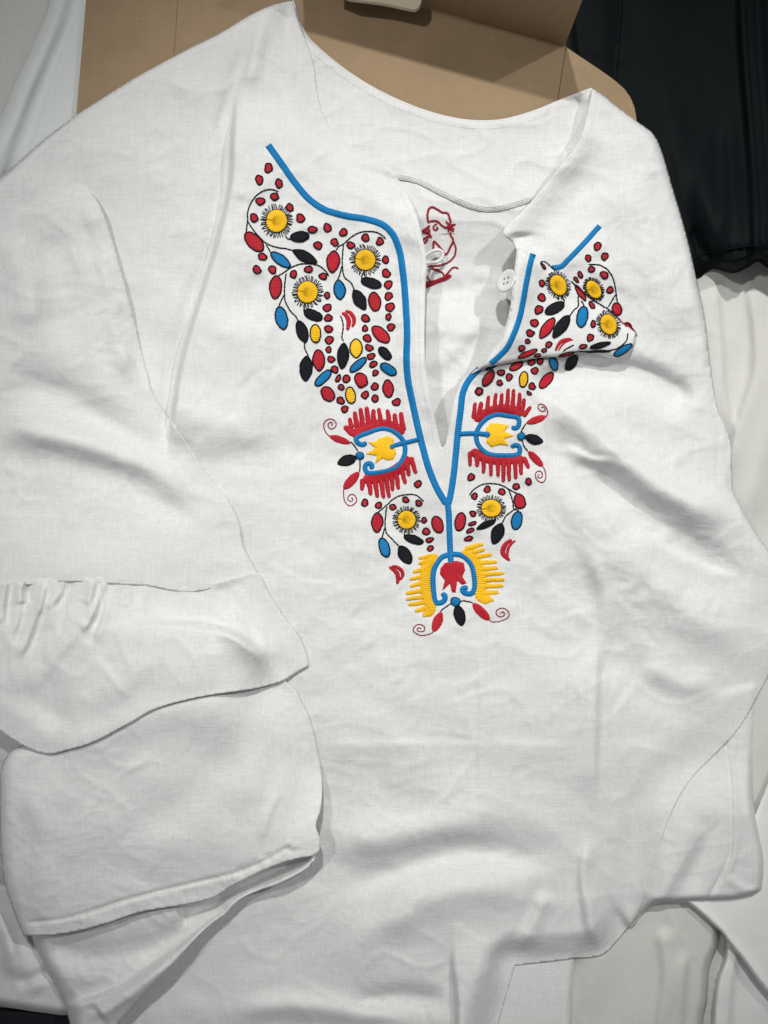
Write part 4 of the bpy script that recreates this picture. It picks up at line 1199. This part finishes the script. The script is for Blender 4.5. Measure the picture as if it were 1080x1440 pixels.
# ---- inner blossoms
def blossom(crop, pts, mat, c=None):
    poly = cr([(p[0], p[1], 1) for p in crop.l(pts)], True, 4)
    poly = jitter(poly, 0.15, ns())
    build("embroidered_blossom", [dome_geo(B_, poly, 1.4, LIFT, axis=0.5, c=None if c is None else crop(*c))], mat, blouse)
blossom(CE,[(470,320),(540,300),(590,320),(590,370),(612,440),(590,490),(540,500),(500,480),(440,525),(452,462),(365,445),(440,395),(380,348),(440,348)],YEL,(520,410))
blossom(CF,[(400,400),(440,350),(510,350),(612,370),(565,420),(658,462),(570,490),(607,552),(530,545),(450,567),(400,520),(420,480),(440,450),(400,420)],YEL,(500,455))
blossom(CI,[(395,220),(430,180),(520,162),(582,180),(592,240),(572,290),(605,345),(570,356),(530,322),(515,422),(485,415),(470,345),(408,402),(428,320),(388,270)],RED,(490,250))

# ---- blue horseshoes and bands
main_l = [(377,204),(395,229),(414,256),(434,279.5),(454,293.5),(470,299.5),(489,304),(514,308),(536,315),(549.6,326),(557,339),(563,358),(566.7,384),(569,406),(571,436),(572.6,470),(571.6,505),(574,536),(580,566),(590,611),(601,653),(613.6,685),(627,708)]
band(IDN, main_l, 9.4, ends=False)
band(IDN, [(629,712),(633.4,697),(638.9,660),(643.6,611),(648,575),(651,553),(659,535),(674,518.5)], 9.0, ends=False)
band(IDN, [(690,511.5),(703,500),(715,486),(728,456),(734.5,430),(740.2,398),(746,370),(750,357)], 8.2, layer=FO, ends=False)
band(IDN, [(776,376.5),(788.6,375),(799,365.4),(818.5,345.2),(843.5,317.5)], 7.6, ends=False)
band(IDN, [(629,703),(631,722),(632,744),(633,770),(634,792)], 8.6, rise=1.5)
HO = dict(rise=1.7, name="embroidered_horseshoe")
band(CE,[(372,350),(340,372),(298,352),(295,312),(380,277),(480,243),(565,252),(640,305),(676,370),(676,450),(632,530),(550,578),(400,600),(362,570),(368,530),(400,520),(418,545),(395,560)],40,**HO)
band(CF,[(640,372),(655,395),(690,380),(700,330),(680,297),(600,285),(500,272),(410,308),(340,385),(315,470),(345,560),(420,622),(520,638),(680,632),(706,590),(690,550),(645,552),(642,575)],44,**HO)
band(CI,[(398,432),(430,440),(425,480),(385,500),(350,480),(335,330),(345,230),(400,140),(480,112),(570,122),(640,190),(664,280),(668,380),(640,425),(590,420),(570,392),(592,378),(612,392)],44,**HO)
band(CE,[(800,326),(700,350),(600,375),(572,388)],34,rise=1.8,lift=1.2); band(CF,[(160,446),(290,440),(432,450)],40,rise=1.8,lift=1.2)
def roundel(crop, x, y, r, col='B', edge=True):
    c = crop(x, y); poly = blob_path(c[0], c[1], r / crop.k, r / crop.k, 0, 18, 0.03)
    o = build("embroidered_roundel", [dome_geo(B_, poly, 2.2, LIFT + 0.8)], MAT[col], blouse)
    if edge: build("outline_stitch", [outline_of(B_, poly, 1.3, 1.4, LIFT + 0.8)], BLK, o)
roundel(CE,318,458,30); roundel(CF,718,468,34); roundel(CI,515,488,36); roundel(CE,576,388,20,edge=False); roundel(CF,418,450,24,edge=False)
leaf(CI,455,195,512,192,34,'Y',0.3,edge=False)

# ---- little red crescents
def crescent(crop, lines, wds, layer=None):
    layer = layer or B_
    g = []
    for pts, wd in zip(lines, wds):
        p = dense(crop.l(pts), 1.5); t = np.linspace(0, 1, len(p))
        g.append(ribbon_geo(layer, jitter(p, 0.1, ns()), wd / crop.k * (0.6 + 0.5 * np.sin(math.pi * np.clip(t, 0.05, 0.95))), 1.1, LIFT))
    build("embroidered_crescent", g, RED, blouse)
crescent(CB,[[(305,1062),(350,1075),(385,1120),(390,1170),(372,1215)],[(275,1078),(320,1110),(340,1160),(335,1210),(328,1248)]],[38,44])
crescent(CG,[[(410,850),(460,860),(505,895),(515,940),(490,985)],[(385,858),(440,895),(465,930),(470,980),(462,1022)]],[34,42])
crescent(CH,[[(712,675),(670,705),(640,750),(632,810),(640,850)],[(675,668),(620,705),(590,760),(595,810),(655,868)]],[26,46])
crescent(CK,[[(642,183),(600,195),(575,220),(560,245)],[(630,178),(580,190),(555,220),(545,245)]],[10,18],layer=FO)

# ---- emblem stitched inside the back
def em(pts, wd=14): return ribbon_geo(L_back, jitter(dense(CN.l(pts), 1.4), 0.22, ns()), wd * 1.0 / CN.k, 0.55, LIFT + 0.45)
emb = [em(p, w_) for p, w_ in (
    ([(338,455),(330,400),(338,350),(365,330),(400,345),(440,370),(482,378),(500,420),(510,450)],16),
    ([(345,440),(400,436),(440,470),(470,487),(525,478)],15), ([(470,435),(500,480),(530,520)],14), ([(465,488),(510,470),(546,460)],15), ([(485,522),(500,480),(498,445)],14), ([(480,500),(535,495)],18),
    ([(405,455),(380,470),(375,492),(392,505),(410,490),(395,478)],12), ([(350,470),(320,495),(292,515),(330,525),(350,545),(362,565)],18), ([(335,490),(345,520),(310,515)],18),
    ([(352,548),(315,565),(292,590),(312,600),(335,572)],16), ([(376,650),(380,590),(430,642),(470,690),(500,640),(525,580),(505,545),(508,515)],15),
    ([(525,580),(545,640),(535,700),(500,740),(440,770),(330,780)],13), ([(358,790),(400,812),(440,825),(462,850),(500,812),(530,788),(568,795)],13), ([(365,800),(410,805),(445,830)],10),
    ([(312,912),(400,890),(470,862),(505,845)],26), ([(316,946),(400,905),(470,880),(512,852)],14), ([(325,850),(352,895)],9), ([(310,925),(420,885)],20))]
build("stitched_emblem", emb, REDLINE, blouse)["label"] = "dark red line emblem stitched inside the back of the neck"

# ---- overlocked thread along the lower edge of the neck facing
p = dense(YOKE_LOW[1:-1], 1.0)
nr = tubeframe(p)
zig = []
n = len(p)
for i in range(0, n - 6, 3):
    a = p[i] + nr[i] * 0.6; b = p[min(i + 2, n - 1)] - nr[i] * 7.0
    zig.append(ribbon_geo(L_yoke, np.array([a, (a + b) / 2, b]), 2.6, 0.45, 0.1, round_ends=False))
build("overlock_stitching", zig, WTHREAD, blouse)

# ---- topstitching: small dashes beside edges
def topstitch(layer, pts, off, every=5.0, ln=3.2, wd=0.9):
    p = dense(pts, 1.0); nr = tubeframe(p); q = p + nr * off
    g = []
    i = 0
    while i + int(ln) < len(q):
        g.append(ribbon_geo(layer, q[i:i + int(ln) + 1], wd, 0.35, 0.05, round_ends=False)); i += int(every)
    build("topstitching", g, WTHREAD, blouse)
topstitch(L_body, PLACKET_L, 8); topstitch(L_body, PLACKET_R[:4], 9); topstitch(L_body, COLLAR_R[4:], 9)
topstitch(L_yoke, [(446, 66), (490, 101), (540, 131), (597, 155), (650, 168), (700, 169), (748, 157), (786, 142)], 11)
topstitch(L_low, HEMC[2:-1], 21, 5, 3)

# ---- button and loop
def button():
    c = Vector(P(712, 395, 50))
    N_ = 40
    prof = [(0.0, 0.55), (6.5, 0.6), (8.0, 1.0), (13.2, 1.9), (15.2, 1.6), (16.2, 0.6), (15.8, -0.6), (13.0, -1.6), (0.0, -1.8)]
    V, F = [], []
    for (r, z) in prof:
        for i in range(N_):
            a = 2 * math.pi * i / N_
            V.append(Vector((r * math.cos(a), r * math.sin(a), z)))
    for j in range(len(prof) - 1):
        for i in range(N_):
            k = (i + 1) % N_
            F.append((j * N_ + i, (j + 1) * N_ + i, (j + 1) * N_ + k, j * N_ + k))
    R = Matrix.Rotation(math.radians(48), 3, 'Y') @ Matrix.Rotation(math.radians(10), 3, 'X')
    R = Matrix.Rotation(math.radians(-8), 3, 'Z') @ R.inverted()
    W = [c + (R @ v) * S for v in V]
    import bmesh
    me = mesh_np("button", W, F)
    bm = bmesh.new(); bm.from_mesh(me); bmesh.ops.remove_doubles(bm, verts=bm.verts, dist=1e-6); bmesh.ops.recalc_face_normals(bm, faces=bm.faces); bm.to_mesh(me); bm.free()
    b = link("button", me, BUTTONM, blouse)
    for (hx, hy) in ((-3.2, 3.6), (-3.2, -3.6), (3.2, 3.6), (3.2, -3.6)):
        V2 = [c + (R @ Vector((hx + 1.7 * math.cos(2 * math.pi * i / 14), hy + 1.7 * math.sin(2 * math.pi * i / 14), 0.75))) * S for i in range(14)]
        link("button_hole", mesh_np("button_hole", V2, [tuple(range(14))], smooth=False), HOLEM, b)
button()

def tube3(name, pts, rad, mat, parent, zs):
    p = dense(pts, 1.0); n = len(p)
    t = np.linspace(0, 1, n); z = np.interp(t, np.linspace(0, 1, len(zs)), zs)
    C = np.array([P(a[0], a[1], b) for a, b in zip(p, z)])
    T = np.gradient(C, axis=0); T /= np.linalg.norm(T, axis=1)[:, None]
    up = np.array([0, 0, 1.0]); V = []; m = 10
    for i in range(n):
        s_ = np.cross(T[i], up); s_ /= np.linalg.norm(s_); u = np.cross(s_, T[i])
        for k in range(m):
            a = 2 * math.pi * k / m
            V.append(C[i] + (s_ * math.cos(a) + u * math.sin(a)) * rad * S)
    F = [(i * m + k, (i + 1) * m + k, (i + 1) * m + (k + 1) % m, i * m + (k + 1) % m) for i in range(n - 1) for k in range(m)]
    UV = np.array([(i, k) for i in range(n) for k in range(m)], float)
    return link(name, mesh_np(name, np.array(V), F, uv=UV), mat, parent)
zl = float(bil(L_body.h, 590, 362)); zb = float(bil(L_back.h, 612, 358))
tube3("button_loop", [(590, 364), (599, 358.5), (607, 353.8), (616, 351.6), (622, 355), (622, 362), (616, 367.5), (606, 369.5), (590, 370.5)], 2.4, WTHREAD, blouse, [zl - 4, zl - 2, zb + 13, zb + 12, zb + 11, zb + 11, zb + 12, zl - 2, zl - 4])
# ---- raised tape and stitching on the black garment
def jribbon(pts, wd, rise, name):
    pp = dense(pts, 3.0)
    g = ribbon_geo(L_jacket, pp, wd, rise, 0.3)
    return build(name, [g], JACKETM, jk)
jribbon([(1052, -140), (1058, 60), (1068, 190), (1075, 300), (1078, 350)], 13, 2.2, "zip_tape")
jribbon([(874, -140), (872, 0), (868, 60)], 4, 1.2, "seam_ridge")
jribbon([(975, 364), (992, 356), (1020, 352), (1060, 346), (1120, 350), (1200, 350)], 4, 1.6, "hem_seam")
